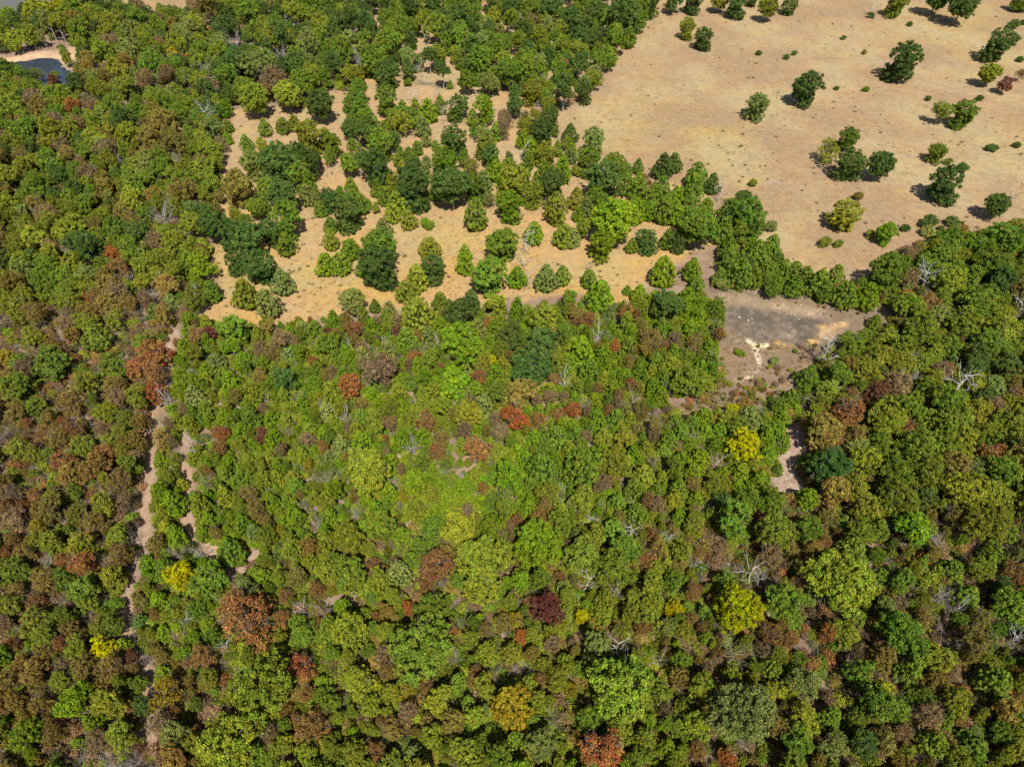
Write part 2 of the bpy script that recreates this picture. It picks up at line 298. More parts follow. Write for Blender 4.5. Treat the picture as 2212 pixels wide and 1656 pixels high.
def crown_oak(seed, asp=1.0, nc=80, per=95, cr=(.075, .13), leaf=.026, zmin=-.55, lob=.2, fillk=900, keep=1.0, base=.16, lobes=7, core=(.24, .31), spread=(.17, .32), low=-.55):
    R = np.random.default_rng(seed); zc = base+(asp-base)*.5; hz = (asp-base)*.5
    # a few uneven boughs, each a rounded mass, give the outline
    LC, LR = [np.array([R.normal()*.05, R.normal()*.05, zc+hz*.28])], [R.uniform(*core)]
    for k in range(lobes):
        a = k*2*pi/lobes+R.uniform(-.45, .45); d = R.uniform(*spread)*(1+lob*R.uniform(-.6, .9)); r = R.uniform(.15, .27)
        LC.append(np.array([cos(a)*d, sin(a)*d, min(max(zc+hz*R.uniform(low, .45), base+r*.75), asp-r*.9)])); LR.append(r)
    LC = np.array(LC); LR = np.array(LR)
    C, D = [], []
    for k in range(len(LC)):
        m = max(6, int(nc*LR[k]**2/np.sum(LR**2)*1.55)); d = fib(m, zmin if k else -.2, R)
        c = LC[k]+d*(LR[k]*R.uniform(.66, 1.12, m))[:, None]*np.array([1, 1, .9])
        ins = np.zeros(m, bool)
        for o in range(len(LC)):
            if o != k: ins |= np.linalg.norm((c-LC[o])/np.array([1, 1, .9]), axis=1) < LR[o]*.72
        C.append(c[~ins]); D.append(d[~ins])
    C = np.concatenate(C); D = np.concatenate(D)
    if keep < 1: s = R.uniform(size=len(C)) < keep; C, D = C[s], D[s]
    m = len(C); cr_ = R.uniform(*cr, m)
    n = (per*(cr_/np.mean(cr))**2).astype(int)+3
    idx = np.repeat(np.arange(m), n); k = len(idx)
    d = rdirs(k, R)+D[idx]*.7+np.array([0, 0, .25]); d /= np.linalg.norm(d, axis=1, keepdims=True)
    P = C[idx]+d*(cr_[idx]*np.where(R.uniform(size=k) < .12, R.uniform(1.1, 1.75, k), R.uniform(.5, 1.15, k)))[:, None]*np.array([1, 1, .85])
    N = d*.7+rdirs(k, R)*1.0+np.array([0, 0, .25])
    V, F = leaves(P, N, np.full(k, leaf), 1.45, R)
    cv = R.uniform(.15, .85, m); ch = R.uniform(0, 1, m)
    var = np.clip(cv[idx]*.5+R.uniform(0, .5, k), 0, 1); hue = np.clip(ch[idx]*.65+R.uniform(0, .35, k), 0, 1)
    # leaves further in, so that gaps between the clumps are filled with shaded foliage
    q = int(fillk*keep); w = R.integers(0, len(LC), q); dd = rdirs(q, R); P2 = LC[w]+dd*(LR[w]*R.uniform(.2, .8, q))[:, None]
    V2, F2 = leaves(P2, rdirs(q, R)+dd*.6, np.full(q, leaf*1.7), 1.3, R)
    return np.concatenate([V, V2]), np.concatenate([F, F2+len(V)]), np.concatenate([var, R.uniform(.2, .7, q)]), np.concatenate([hue, R.uniform(.2, .8, q)])
def crown_cedar(seed, asp=1.25, nc=180, per=50, leaf=.027, fat=.62, tip=.75, fillk=700):
    R = np.random.default_rng(seed)
    t = R.uniform(0, 1, nc)**1.25; az = np.arange(nc)*2.39996+R.normal(size=nc)*.3
    ph = R.uniform(0, 6.28, 3)
    prof = lambda t: np.where(t < .22, .36+.6*(t/.22)**.7*.64/.6*.6, 1)*(1-np.clip((t-.12)/.88, 0, 1)**(1/tip))**fat
    r = .47*np.clip(prof(t), .02, 1)*(1+.12*np.sin(3*az+ph[0])+.1*np.sin(7*t+ph[1])+R.normal(size=nc)*.07)
    C = np.stack([r*np.cos(az), r*np.sin(az), (.03+t*.95)*asp], 1)
    O = np.stack([np.cos(az), np.sin(az), np.full(nc, .55)], 1); O /= np.linalg.norm(O, axis=1, keepdims=True)
    cr = R.uniform(.045, .085, nc)*(1.15-.5*t)
    n = (per*(cr/.06)**2).astype(int)+6; idx = np.repeat(np.arange(nc), n); k = len(idx)
    d = rdirs(k, R)+O[idx]*.8; d /= np.linalg.norm(d, axis=1, keepdims=True)
    P = C[idx]+d*(cr[idx]*R.uniform(.55, 1.1, k))[:, None]*np.array([1, 1, 1.35])
    N = d+rdirs(k, R)*.55; ax = O[idx]*.6+rdirs(k, R)*.55+np.array([0, 0, .75])
    ax = ax-N*(np.sum(ax*N, 1)/np.sum(N*N, 1))[:, None]
    V, F = leaves(P, N, np.full(k, leaf), 2.1, R, ax)
    cv = R.uniform(.2, .8, nc); ch = R.uniform(0, 1, nc)
    var = np.clip(cv[idx]*.5+R.uniform(0, .5, k), 0, 1); hue = np.clip(ch[idx]*.5+R.uniform(0, .5, k), 0, 1)
    t2 = R.uniform(.02, .95, fillk); a2 = R.uniform(0, 6.28, fillk); r2 = .47*np.clip(prof(t2), .02, 1)*R.uniform(.2, .85, fillk)
    P2 = np.stack([r2*np.cos(a2), r2*np.sin(a2), (.03+t2*.95)*asp], 1)
    V2, F2 = leaves(P2, rdirs(fillk, R), np.full(fillk, leaf*1.5), 1.5, R)
    return np.concatenate([V, V2]), np.concatenate([F, F2+len(V)]), np.concatenate([var, R.uniform(.2, .6, fillk)]), np.concatenate([hue, R.uniform(.2, .8, fillk)])

def tube(path, rad, sides, VV, FF):
    path = np.asarray(path, float); n = len(path); b = sum(len(v) for v in VV)
    T = np.gradient(path, axis=0); U, Wv = frames(T)
    for i in range(1, n):                                 # keep the rings from twisting
        U[i] = U[i-1]-T[i]*(U[i-1]@T[i])/(T[i]@T[i]+1e-12); U[i] /= np.linalg.norm(U[i])+1e-9; Wv[i] = np.cross(T[i]/np.linalg.norm(T[i]), U[i])
    a = np.arange(sides)*2*pi/sides
    ring = path[:, None, :]+(U[:, None, :]*np.cos(a)[None, :, None]+Wv[:, None, :]*np.sin(a)[None, :, None])*np.asarray(rad)[:, None, None]
    VV.append(ring.reshape(-1, 3))
    for i in range(n-1):
        for j in range(sides):
            j2 = (j+1) % sides; FF.append((b+i*sides+j, b+i*sides+j2, b+(i+1)*sides+j2, b+(i+1)*sides+j))
def wander(p, d, L, n, bend, R, up=.0):
    p = np.array(p, float); d = np.array(d, float); d /= np.linalg.norm(d); out = [p.copy()]
    for i in range(n):
        d = d+R.normal(size=3)*bend+np.array([0, 0, up]); d /= np.linalg.norm(d); p = p+d*L/n; out.append(p.copy())
    return np.array(out), d
def branch(p, d, L, r, depth, R, VV, FF, bend=.22, kids=3, up=.03, sides=5, tip=.25):
    path, dd = wander(p, d, L, 5 if depth else 3, bend, R, up)
    tube(path, np.linspace(r, r*tip, len(path)), sides if r > .006 else 3, VV, FF)
    if depth:
        for k in range(kids+int(R.integers(0, 2))):
            i = int(R.integers(2, len(path))); w = rdirs(1, R)[0]
            nd = (path[i]-path[i-1])/np.linalg.norm(path[i]-path[i-1])+w*.85+np.array([0, 0, .12])
            branch(path[i], nd, L*R.uniform(.4, .68), r*R.uniform(.38, .55), depth-1, R, VV, FF, bend, kids, up, sides, tip)
def trunk_mesh(name, seed, mat, asp=1.0, h0=.72, r=.028, limbs=6, depth=1, lean=.04):
    R = np.random.default_rng(seed); VV, FF = [], []
    path, _ = wander((0, 0, -.04), (R.normal()*lean, R.normal()*lean, 1), asp*h0, 6, .05, R)
    tube(path, np.linspace(r*1.25, r*.3, len(path)), 7, VV, FF)
    for k in range(limbs):
        i = int(R.integers(2, len(path)-1)); a = k*2.4+R.uniform(-.4, .4)
        branch(path[i], (cos(a), sin(a), R.uniform(.35, .9)), R.uniform(.28, .42), r*.5, depth, R, VV, FF, .16, 2, .03, 5)
    return mesh_np(name, np.concatenate(VV), FF, [mat])
def bare_meshes(seed, mat, asp=.95, n=9, fine=3):
    """trunk with main limbs, and the fine twigs of a leafless crown"""
    R = np.random.default_rng(seed); VV, FF = [], []; TV, TF = [], []
    path, _ = wander((0, 0, -.04), (R.normal()*.06, R.normal()*.06, 1), asp*.55, 5, .06, R); tube(path, np.linspace(.03, .014, 6), 6, VV, FF)
    for k in range(n):
        i = int(R.integers(2, 6)); a = k*2.4+R.uniform(-.4, .4); d = np.array((cos(a), sin(a), R.uniform(.35, 1.5)))
        p, _ = wander(path[i], d, R.uniform(.36, .5), 6, .14, R, .04); tube(p, np.linspace(.012, .003, 7), 4, VV, FF)
        for s in range(7):
            j = int(R.integers(1, 7)); w = rdirs(1, R)[0]; e = (p[j]-p[j-1])/np.linalg.norm(p[j]-p[j-1])+w*.8+np.array([0, 0, .25])
            b, _ = wander(p[j], e, R.uniform(.14, .26), 4, .18, R, .05); tube(b, np.linspace(.0045, .0018, 5), 3, TV, TF)
            for u in range(fine):
                j2 = int(R.integers(1, 5)); w = rdirs(1, R)[0]
                c, _ = wander(b[j2], w*.8+e/np.linalg.norm(e)+np.array([0, 0, .2]), R.uniform(.07, .15), 2, .2, R, .04); tube(c, np.linspace(.0028, .0012, 3), 3, TV, TF)
    return mesh_np('trunk', np.concatenate(VV), FF, [mat]), mesh_np('twigs', np.concatenate(TV), TF, [mat])
def snag_meshes(seed, asp=1.1, n=6):
    R = np.random.default_rng(seed); VV, FF = [], []
    path, _ = wander((0, 0, -.04), (R.normal()*.18, R.normal()*.18, 1), asp*.8, 7, .1, R); tube(path, np.linspace(.028, .008, 8), 7, VV, FF)
    tr = mesh_np('trunk', np.concatenate(VV), FF, [DEADWOOD]); bs = []
    for k in range(n):
        i = int(R.integers(2, 8)); a = k*2.4+R.uniform(-.5, .5); VV, FF = [], []
        branch(path[i], (cos(a), sin(a), R.uniform(-.1, 1.1)), R.uniform(.34, .62), R.uniform(.0095, .016), 2, R, VV, FF, .2, 3, .02, 5, .3)
        bs.append(mesh_np('branch', np.concatenate(VV), FF, [DEADWOOD]))
    return tr, bs
def stick_mesh(seed):
    R = np.random.default_rng(seed); VV, FF = [], []
    for k in range(11):
        a = R.uniform(0, 6.28); p = np.array((R.uniform(-.22, .22), R.uniform(-.22, .22), .04+R.uniform(0, .12)))
        branch(p, (cos(a), sin(a), R.uniform(-.05, .25)), R.uniform(.25, .5), R.uniform(.012, .025), 1, R, VV, FF, .12, 2, 0, 5)
    return mesh_np('branches', np.concatenate(VV), FF, [DEADWOOD])
def lmesh(name, t): return mesh_np(name, t[0], t[1], [LEAF], False, {'var': t[2], 'hue': t[3]})

OAK = [lmesh('crown', crown_oak(100+i, asp=.9+.08*(i % 4), nc=82, per=88, cr=(.04, .085), leaf=.0215, lob=.38, fillk=380, lobes=4+i % 4)) for i in range(12)]
BIG = [lmesh('crown', crown_oak(200+i, asp=.95, nc=150, per=88, cr=(.032, .068), leaf=.0165, lob=.34, fillk=700, lobes=9+i % 3)) for i in range(5)]
OPEN = [lmesh('crown', crown_oak(300+i, asp=.98, nc=105, per=36, cr=(.045, .1), leaf=.0215, lob=.4, fillk=260, keep=.74, lobes=5+i % 3)) for i in range(8)]
FULL = [lmesh('crown', crown_oak(400+i, asp=1.15, nc=170, per=74, cr=(.04, .08), leaf=.0205, lob=.12, zmin=-.9, base=.02, fillk=1100, lobes=9+i % 3, core=(.4, .44), spread=(.16, .25), low=-.85)) for i in range(6)]       # field-grown, leafy to the ground
CEDAR = [lmesh('crown', crown_cedar(500+i, asp=1.15+.1*(i % 3), fat=.6+.12*(i % 3), tip=.6+.15*(i % 2))) for i in range(8)]
BUSH = [lmesh('crown', crown_oak(600+i, asp=.66, nc=60, per=56, cr=(.07, .14), leaf=.032, zmin=-.2, base=.0, fillk=350, lobes=5)) for i in range(5)]
T_OAK = [trunk_mesh('trunk', 700+i, BARK) for i in range(4)]
T_PALE = [trunk_mesh('trunk', 720+i, PALEBARK, 1.5, .8, .02, 6) for i in range(3)]
T_OPEN = [trunk_mesh('trunk', 740+i, BARK, 1.0, .8, .026, 9, 2) for i in range(4)]
T_CEDAR = [trunk_mesh('trunk', 760+i, BARK, 1.2, .75, .024, 4, 0, .01) for i in range(2)]
T_BUSH = [trunk_mesh('stems', 780+i, BARK, .6, .5, .014, 7, 0, .1) for i in range(2)]
LEAFLESS = {'v': [bare_meshes(800+i, TWIG) for i in range(4)], 'e': [bare_meshes(820+i, TWIGG) for i in range(4)], 'l': [bare_meshes(840+i, TWIGO, fine=5) for i in range(3)]}
SNAG = [snag_meshes(860+i, 1.0+.12*(i % 4), 7+i % 4) for i in range(8)]
STICK = [stick_mesh(880+i) for i in range(3)]

# foliage colours (linear reflectance of the leaves) and what to call them
PAL = {'g': ((0.078, 0.132, 0.03), 'dark green'), 'm': ((0.135, 0.21, 0.026), 'mid green'), 'b': ((0.15, 0.24, 0.018), 'bright green'), 'y': ((0.22, 0.262, 0.03), 'yellow-green'),
       'Y': ((0.42, 0.395, 0.016), 'bright yellow'), 'l': ((0.2, 0.235, 0.03), 'olive green'), 'n': ((0.23, 0.175, 0.045), 'brownish olive'), 'r': ((0.27, 0.14, 0.05), 'russet brown'),
       'R': ((0.165, 0.066, 0.042), 'crimson'), 'O': ((0.3, 0.122, 0.036), 'orange'), 'v': ((0.235, 0.16, 0.085), 'mauve-brown'), 'e': ((0.185, 0.23, 0.062), 'grey-green'), 'k': ((0.3, 0.235, 0.024), 'golden'),
       'w': ((.5, .48, .45), 'white')}
# the survey: tile: x y width kind+colour.  o broadleaf, f field oak leafy to the ground, c cedar, t thin autumn crown, b bare, d dead snag, p pale tall tree, s shrub, x brush pile
DATA = {
'A': '''250 60 180 oy;420 20 130 oY;110 250 130 oy;200 230 120 oy;340 600 160 om;470 680 110 tO;460 780 80 tv;1210 370 90 tO;1120 350 80 ok;720 1640 90 tO;1100 1480 130 oy;680 1370 90 tr;560 640 90 tv;300 1400 150 tv;
950 1600 80 tv;1000 1540 110 tv;30 560 90 ok;2070 700 185 fg;1715 835 90 cm;1830 815 95 cm;1905 800 90 cl;1595 930 90 cm;1690 930 75 cy;1640 650 190 oy;1860 630 170 oy;1690 420 210 oe;1960 510 190 om;1600 530 130 ol;
2000 900 170 ol;2110 900 110 cm;1810 1050 240 og;1640 1070 140 oe;2010 1060 150 og;1960 1150 150 om;1540 1230 190 on;1660 1355 120 om;1830 1280 200 og;1990 1260 130 ce;2070 1355 90 cm;1840 1440 200 om;1600 1570 200 og;
1490 1520 150 og;1850 1590 130 cm;2130 1290 130 og;2140 1450 100 cm;2140 1560 110 cl;1740 1500 150 og;1355 690 150 og;1345 790 100 de;1360 970 150 oy;1330 1090 160 ol;1370 1190 130 om;1310 1390 130 og;1390 1480 190 og;
1310 1590 110 cy;1120 1560 150 oy;1460 720 85 cb;1475 820 70 cb;1470 900 70 cb;1400 540 130 dw;1320 470 140 be;1590 110 110 ok;2050 240 150 oy;1740 290 110 py;1950 110 110 pl;1880 90 120 pl;1690 20 90 pe;390 180 110 pl;520 300 90 pl;
840 230 110 pe;1960 30 130 og;2120 90 110 og;1430 240 90 tn;740 230 90 be;60 100 90 ob;560 20 90 og;640 60 130 og;1250 10 70 tv;1800 40 110 pn;1360 80 130 pn;2110 620 60 oy;430 380 70 oy;500 430 60 te;410 330 60 cm;
330 490 60 tR;230 470 90 te;1750 910 60 xw;340 460 50 om;40 440 130 om;30 1330 150 oy;830 860 150 oy;660 930 140 oy;1020 970 120 on;520 1060 90 tv;880 1080 120 ol;440 1490 200 oy;230 1560 160 ol;930 1150 130 om;390 940 110 tv;640 650 100 og''',
'B': '''1490 60 110 tR;1235 150 95 tv;1145 245 95 tv;880 245 60 tv;750 30 80 be;1720 50 100 dw;1825 130 220 fg;1990 30 140 fg;2150 10 120 og;1545 420 140 pg;1440 590 140 pg;1570 610 110 fg;1650 480 110 te;1715 350 90 fm;1740 258 42 sm;
1050 400 110 oy;655 460 105 pg;510 480 90 dw;625 600 75 be;470 620 90 dw;705 550 46 cm;790 535 72 se;1000 575 60 se;945 580 60 se;745 695 145 fg;935 715 130 ob;850 765 90 cm;650 760 80 dw;530 830 105 ce;550 910 75 ce;610 940 60 cm;
735 915 175 fg;670 1040 170 ob;1240 600 130 ol;1120 620 90 pg;1350 770 120 og;1180 770 90 tv;1265 690 90 be;1060 760 110 tv;930 950 130 ol;1000 860 100 cm;1040 830 110 tv;1480 865 110 cg;1625 930 150 oe;1290 870 150 og;1180 900 110 cb;
1320 1000 130 ol;1140 1050 100 de;1220 985 120 cb;1920 1085 82 cm;960 1010 110 og;990 1060 100 cm;440 1010 85 cm;550 1050 75 ce;840 1080 120 tl;230 1080 190 og;250 950 170 om;400 1110 95 cy;110 1030 85 ce;40 840 70 cm;70 930 75 cm;
20 1050 50 cm;180 850 170 og;250 870 100 te;470 1230 225 fg;720 1230 250 fg;870 1230 140 om;1095 1190 200 ol;1090 1335 180 fb;1050 1430 42 sb;1240 1250 140 ol;1370 1190 170 og;1690 1200 245 fg;1390 1370 165 cl;1520 1290 120 cl;
1590 1345 110 ce;1530 1390 80 cb;1600 1040 150 om;1770 1080 160 om;1840 1110 90 cm;1530 1110 90 sl;2080 1080 140 cg;2150 1060 110 cg;1920 1210 160 cm;2070 1220 130 cm;1980 1300 140 cm;2090 1370 150 cm;2170 1400 120 cb;1770 1440 310 fb;
1690 1590 180 fb;1900 1370 150 cb;1980 1560 145 fg;2110 1560 110 cm;1880 1590 90 cm;870 1405 170 cl;40 1390 195 fg;130 1320 120 cm;360 1320 140 cy;330 1385 110 cl;435 1425 110 cl;270 1480 110 ce;555 1455 82 sb;570 1600 140 cl;
1030 1580 215 fm;1245 1510 130 cb;1200 1600 100 dw;1440 1520 150 cy;1495 1540 120 ce;1565 1475 100 ol;250 1620 235 fm;60 1610 130 cb;800 1640 95 cb;30 700 50 cm;100 690 150 om;300 660 150 om;400 730 120 cm;180 760 100 cb;330 780 110 cl;
560 720 130 cb;640 690 90 cm;460 770 110 cm;480 700 80 cy;110 590 130 om;290 480 150 og;200 400 170 om;60 480 140 ol;430 540 60 sb;370 340 90 cm;430 370 110 pe;570 380 100 pg;480 430 70 cm;530 160 90 py;200 230 150 og;450 260 80 og;
760 110 130 og;980 70 110 og;1090 60 100 og;1180 210 120 og;1280 250 110 ol;700 230 130 og;830 160 90 pg;900 420 180 om;980 500 120 cm;880 490 120 cm;1090 490 160 om;1180 460 130 om;1200 330 100 og;1560 200 160 og;1640 90 140 og;1340 60 150 og;
1420 200 100 oy;1290 320 60 oy;1020 180 70 dw;1160 170 60 dw;540 190 50 dw;1330 370 110 og;1550 290 130 og;1210 60 110 om;1500 140 130 og;920 850 120 tl;1120 690 110 og;260 300 120 ol;830 1200 60 cb;490 960 80 cm;470 1050 90 cm;620 1170 100 tn;
960 1290 90 te;1000 1110 120 cb;1080 1100 100 ol;1170 1130 110 og;1650 1300 130 om;1640 1420 80 cb;1840 1200 120 cm;1960 1180 110 tr;2160 1290 130 cb;2020 1250 120 cb;1990 1370 110 cb;2180 1560 110 og''',
'C': '''70 8 130 fg|dark green oak cut off by the top edge, leftmost in the open tan pasture;235 20 110 fl|dull olive oak at the top edge beside a darker oak in the tan pasture;350 40 130 fg|dark green oak at the top edge above a pale fallen log in the pasture~the fallen log oak;
450 5 70 fg|small dark green treetop at the top edge between two taller oaks;545 70 125 fl|tall greyish olive tree near the top edge of the tan pasture~the greyish pasture tree;690 35 110 cg|dark green spiky cedar at the top edge of the tan pasture;
1220 105 46 sg|tiny dark green bush under a thin dead stick in the upper pasture~the dead stick bush;1232 55 80 dv|thin dead stick tree standing behind a tiny bush in the upper pasture;1390 25 140 fl|olive green oak at the top edge, alone in the right pasture;
1640 5 165 fg|dark green oak at the top edge, left one of a touching pair;1800 45 200 fg|large dark green oak at the top edge, right one of a touching pair~the top edge oak pair;2195 2 120 fm|mid green treetop in the upper right corner of the photo;
30 190 110 fl|grey olive oak, upper left of a cluster of three in the pasture;135 250 125 fg|tall dark green oak, right of a cluster of three at the pasture's left side~the cluster of three;1420 405 205 fg|large round dark green oak with a blunt shadow in the upper right pasture~the round pasture oak;
2030 300 170 fg|dark green cone shaped tree leaning right near the right edge of pasture~the leaning cone tree;1985 480 140 fy|soft yellow-green willowy tree beside a small reddish brown tree~the willowy tree;2090 545 92 tR|small reddish brown tree beside the soft yellow-green tree in the pasture~the reddish pasture tree;
2190 480 62 tv|mauve-brown thin tree cut by the right edge of the photo;790 575 190 fg|dark green oak with ragged forked top near the pasture's centre~the ragged oak;480 690 150 fe|grey-green oak with sparse lower crown, leftmost lone tree in mid pasture~the sparse oak;
1185 580 46 sb|tiny bright green bush with white rubble at its foot in mid pasture;1665 720 130 tl|thin greyish olive tree casting a ragged shadow beside a greener oak~the thin greyish tree;1820 730 165 fm|green oak standing right of the thin greyish tree in the pasture;
945 960 150 tl|olive brown sparse oak on the left of the pasture clump of four;1065 900 130 fm|green oak at the top of the pasture clump of four~the clump of four;1085 1065 190 fg|large dark green oak at the front of the pasture clump of four;1265 1090 165 fg|two toned dark oak on the right of the pasture clump of four;
1645 985 120 fm|small bushy green tree above the round oak in the right pasture;1700 1200 205 fg|round dark green oak with leftward shadow low in the right pasture~the low round oak;2020 1345 150 fg|dark green oak beside a bare grey sapling near the right edge~the oak by the sapling;
2140 1260 90 be|bare grey sapling leaning beside a dark oak near the right edge;1045 1395 190 fl|brownish olive oak alone in the lower pasture~the brownish lone oak;1305 1515 130 fb|bright green leafy tree alone at the lower edge of the pasture~the bright lone tree;
920 1575 80 sm|left of two low green bushes at the lower edge of pasture;1005 1585 60 sm|right of two low green bushes at the lower edge of pasture;1745 1435 95 sg|low dark bush left of the oak by the bare sapling;1590 1500 95 se|low grey-green weed patch at the pasture's lower right;
1590 1440 100 sg;1440 1480 60 sg;1135 1275 62 sn;1800 1090 80 sg;450 1185 60 sl;1715 1052 50 sm;1995 960 62 sg;2160 940 50 sg;490 345 44 sg;670 375 40 sg;720 350 36 sg;1040 248 34 sg;1590 640 40 sg;1920 635 48 sg;995 575 34 sg;2140 165 70 sg;2200 150 40 sg;1470 160 40 sg;1175 340 34 sn;2180 385 50 sg;1670 1475 40 sg;
830 1430 52 xw|small white brush pile on the bare lower pasture~the white brush pile;1480 1005 66 xv|greyish brush heap beside a bushy tree in the right pasture;250 70 44 xw|pale fallen log under the oaks at the top of the pasture;
90 1150 150 cm;190 1190 120 cg;60 1230 160 cm;240 1270 90 de;390 1290 110 fg;420 1420 225 fm|large dark round oak at the pasture's lower left corner beside the cedars~the corner oak;330 1430 150 fg;560 1470 90 se;100 1500 260 fm;150 1360 130 cl;40 1350 130 cm;300 1590 100 cb;440 1610 110 cb;580 1590 120 cm;
1740 1570 180 fm;1850 1560 100 cb;2060 1520 180 fm;2150 1480 130 oy;1640 1610 120 ol;1540 1600 90 tn;1980 1600 110 cb;2190 1570 130 og;1210 1525 60 sl''',
'D': '''1680 70 215 fg;1520 50 130 fg;1830 175 155 ce|pale grey-green cone cedar, upper right of three at the glade's lower left;1590 255 175 cl|pale olive cone cedar, left of three at the glade's lower left~the three pale cedars;1735 315 175 ce|grey-green round cedar, lowest of three at the glade's lower left;
2110 55 140 cb;1295 60 160 ob;1270 180 110 cb;1370 230 135 cm;1110 310 115 ce;1210 380 110 ob;1020 380 110 cm;1080 190 185 tn;830 130 120 be;770 80 140 tr;870 190 110 be;740 10 90 tO;580 290 85 tO;400 410 100 be;740 420 130 tl;570 450 150 oy;610 530 190 om;200 520 150 oy;
1355 500 115 tR|crimson leaved tree at the lower left end of the golden glade~the crimson tree;1270 510 120 tr;1510 480 205 om|round green oak right of the crimson tree below the glade~the round green oak;1500 590 120 ob;1670 500 75 og;1740 470 90 on;1820 540 135 tv;2120 500 65 tR;2040 480 120 cm;1960 470 100 ce;
930 555 140 om;990 640 215 tr|large russet tree beside the top of the dirt track~the big russet tree;850 620 95 tv;870 730 150 tr;1000 760 160 tr;1000 880 130 tO|orange-russet tree overhanging the dirt track below the big russet tree~the orange track tree;1085 955 110 dw|white dead tree lying over the dirt track below the orange-russet tree~the snag over the track;1090 920 90 be;
1400 690 130 ce;1260 640 130 ol;1330 740 110 cb;1470 780 110 cm;1500 830 150 cb;1270 930 165 ce|round bluish-green cedar beside the dirt track~the bluish cedar;1340 1010 130 cm;1840 810 150 og|round teal green tree in the left of the young thicket~the teal tree;1640 880 140 oy;1740 960 75 de;1430 1150 120 tO;1700 1160 100 tR;
1860 1150 110 bv;1560 1140 140 cb;1460 1050 120 cb;1240 1230 120 dw|white forked dead tree right of the dirt track~the forked snag;1250 1310 100 cy;1060 1080 130 bl;1040 1170 130 tn;1050 1340 110 cb;1120 1310 90 tl;1080 1440 140 ol;1350 1470 170 bl;1610 1320 110 cy;1790 1440 110 cy;1900 1440 110 cl;
2120 1440 185 bl|wide leafless olive-grey tree beside a bare patch in the left thicket~the leafless thicket tree;2060 1320 70 ce;2000 1370 65 ok;1610 1560 140 tn;1260 1560 90 cl;110 860 200 om;310 690 220 om;230 980 150 om;720 740 190 om;570 840 170 ol;680 1010 145 oy|bright yellow-green tree in the brown wood left of the track~the bright tree in the brown wood;
840 1040 160 ol;740 850 170 tn;120 1040 140 on;290 1150 140 tr;450 1130 150 be;670 1130 130 tv;700 1190 120 ol;220 1230 80 tR;120 1260 150 ol;320 1300 120 om;430 1360 150 tr;640 1370 190 on;680 1290 140 tr;480 1540 100 om;690 1560 90 de;620 1570 110 bv;90 1560 140 tv;240 1560 120 tr;790 1480 160 tn;370 740 90 tv;
480 660 80 tr;430 620 90 tv;40 660 110 ok;130 690 130 om;880 1310 110 tv;810 1600 130 tv;540 1610 120 bv;340 1590 130 ol;60 1450 110 be;1240 750 60 de;980 250 120 be;1180 270 90 om;700 330 150 on;460 200 130 ol;300 120 150 om;150 100 150 oe;150 330 170 ol;60 300 110 oy;560 130 130 oe;660 60 120 om;900 860 90 ol;
1920 920 110 bv;2080 960 110 bv;1680 790 110 tn;1980 1080 100 cb;1760 1050 120 cb;1880 1020 100 cl;1990 1190 110 tv;1640 1230 110 cb;1480 1330 110 cb;1740 1320 120 cl;1180 1480 80 cy;2140 830 90 tv;1950 640 110 cb;2050 730 120 om;1860 650 100 ce;1760 620 110 tn;1580 680 130 cb;1600 1000 100 cb;2120 1010 130 ce;2170 660 110 cm''',
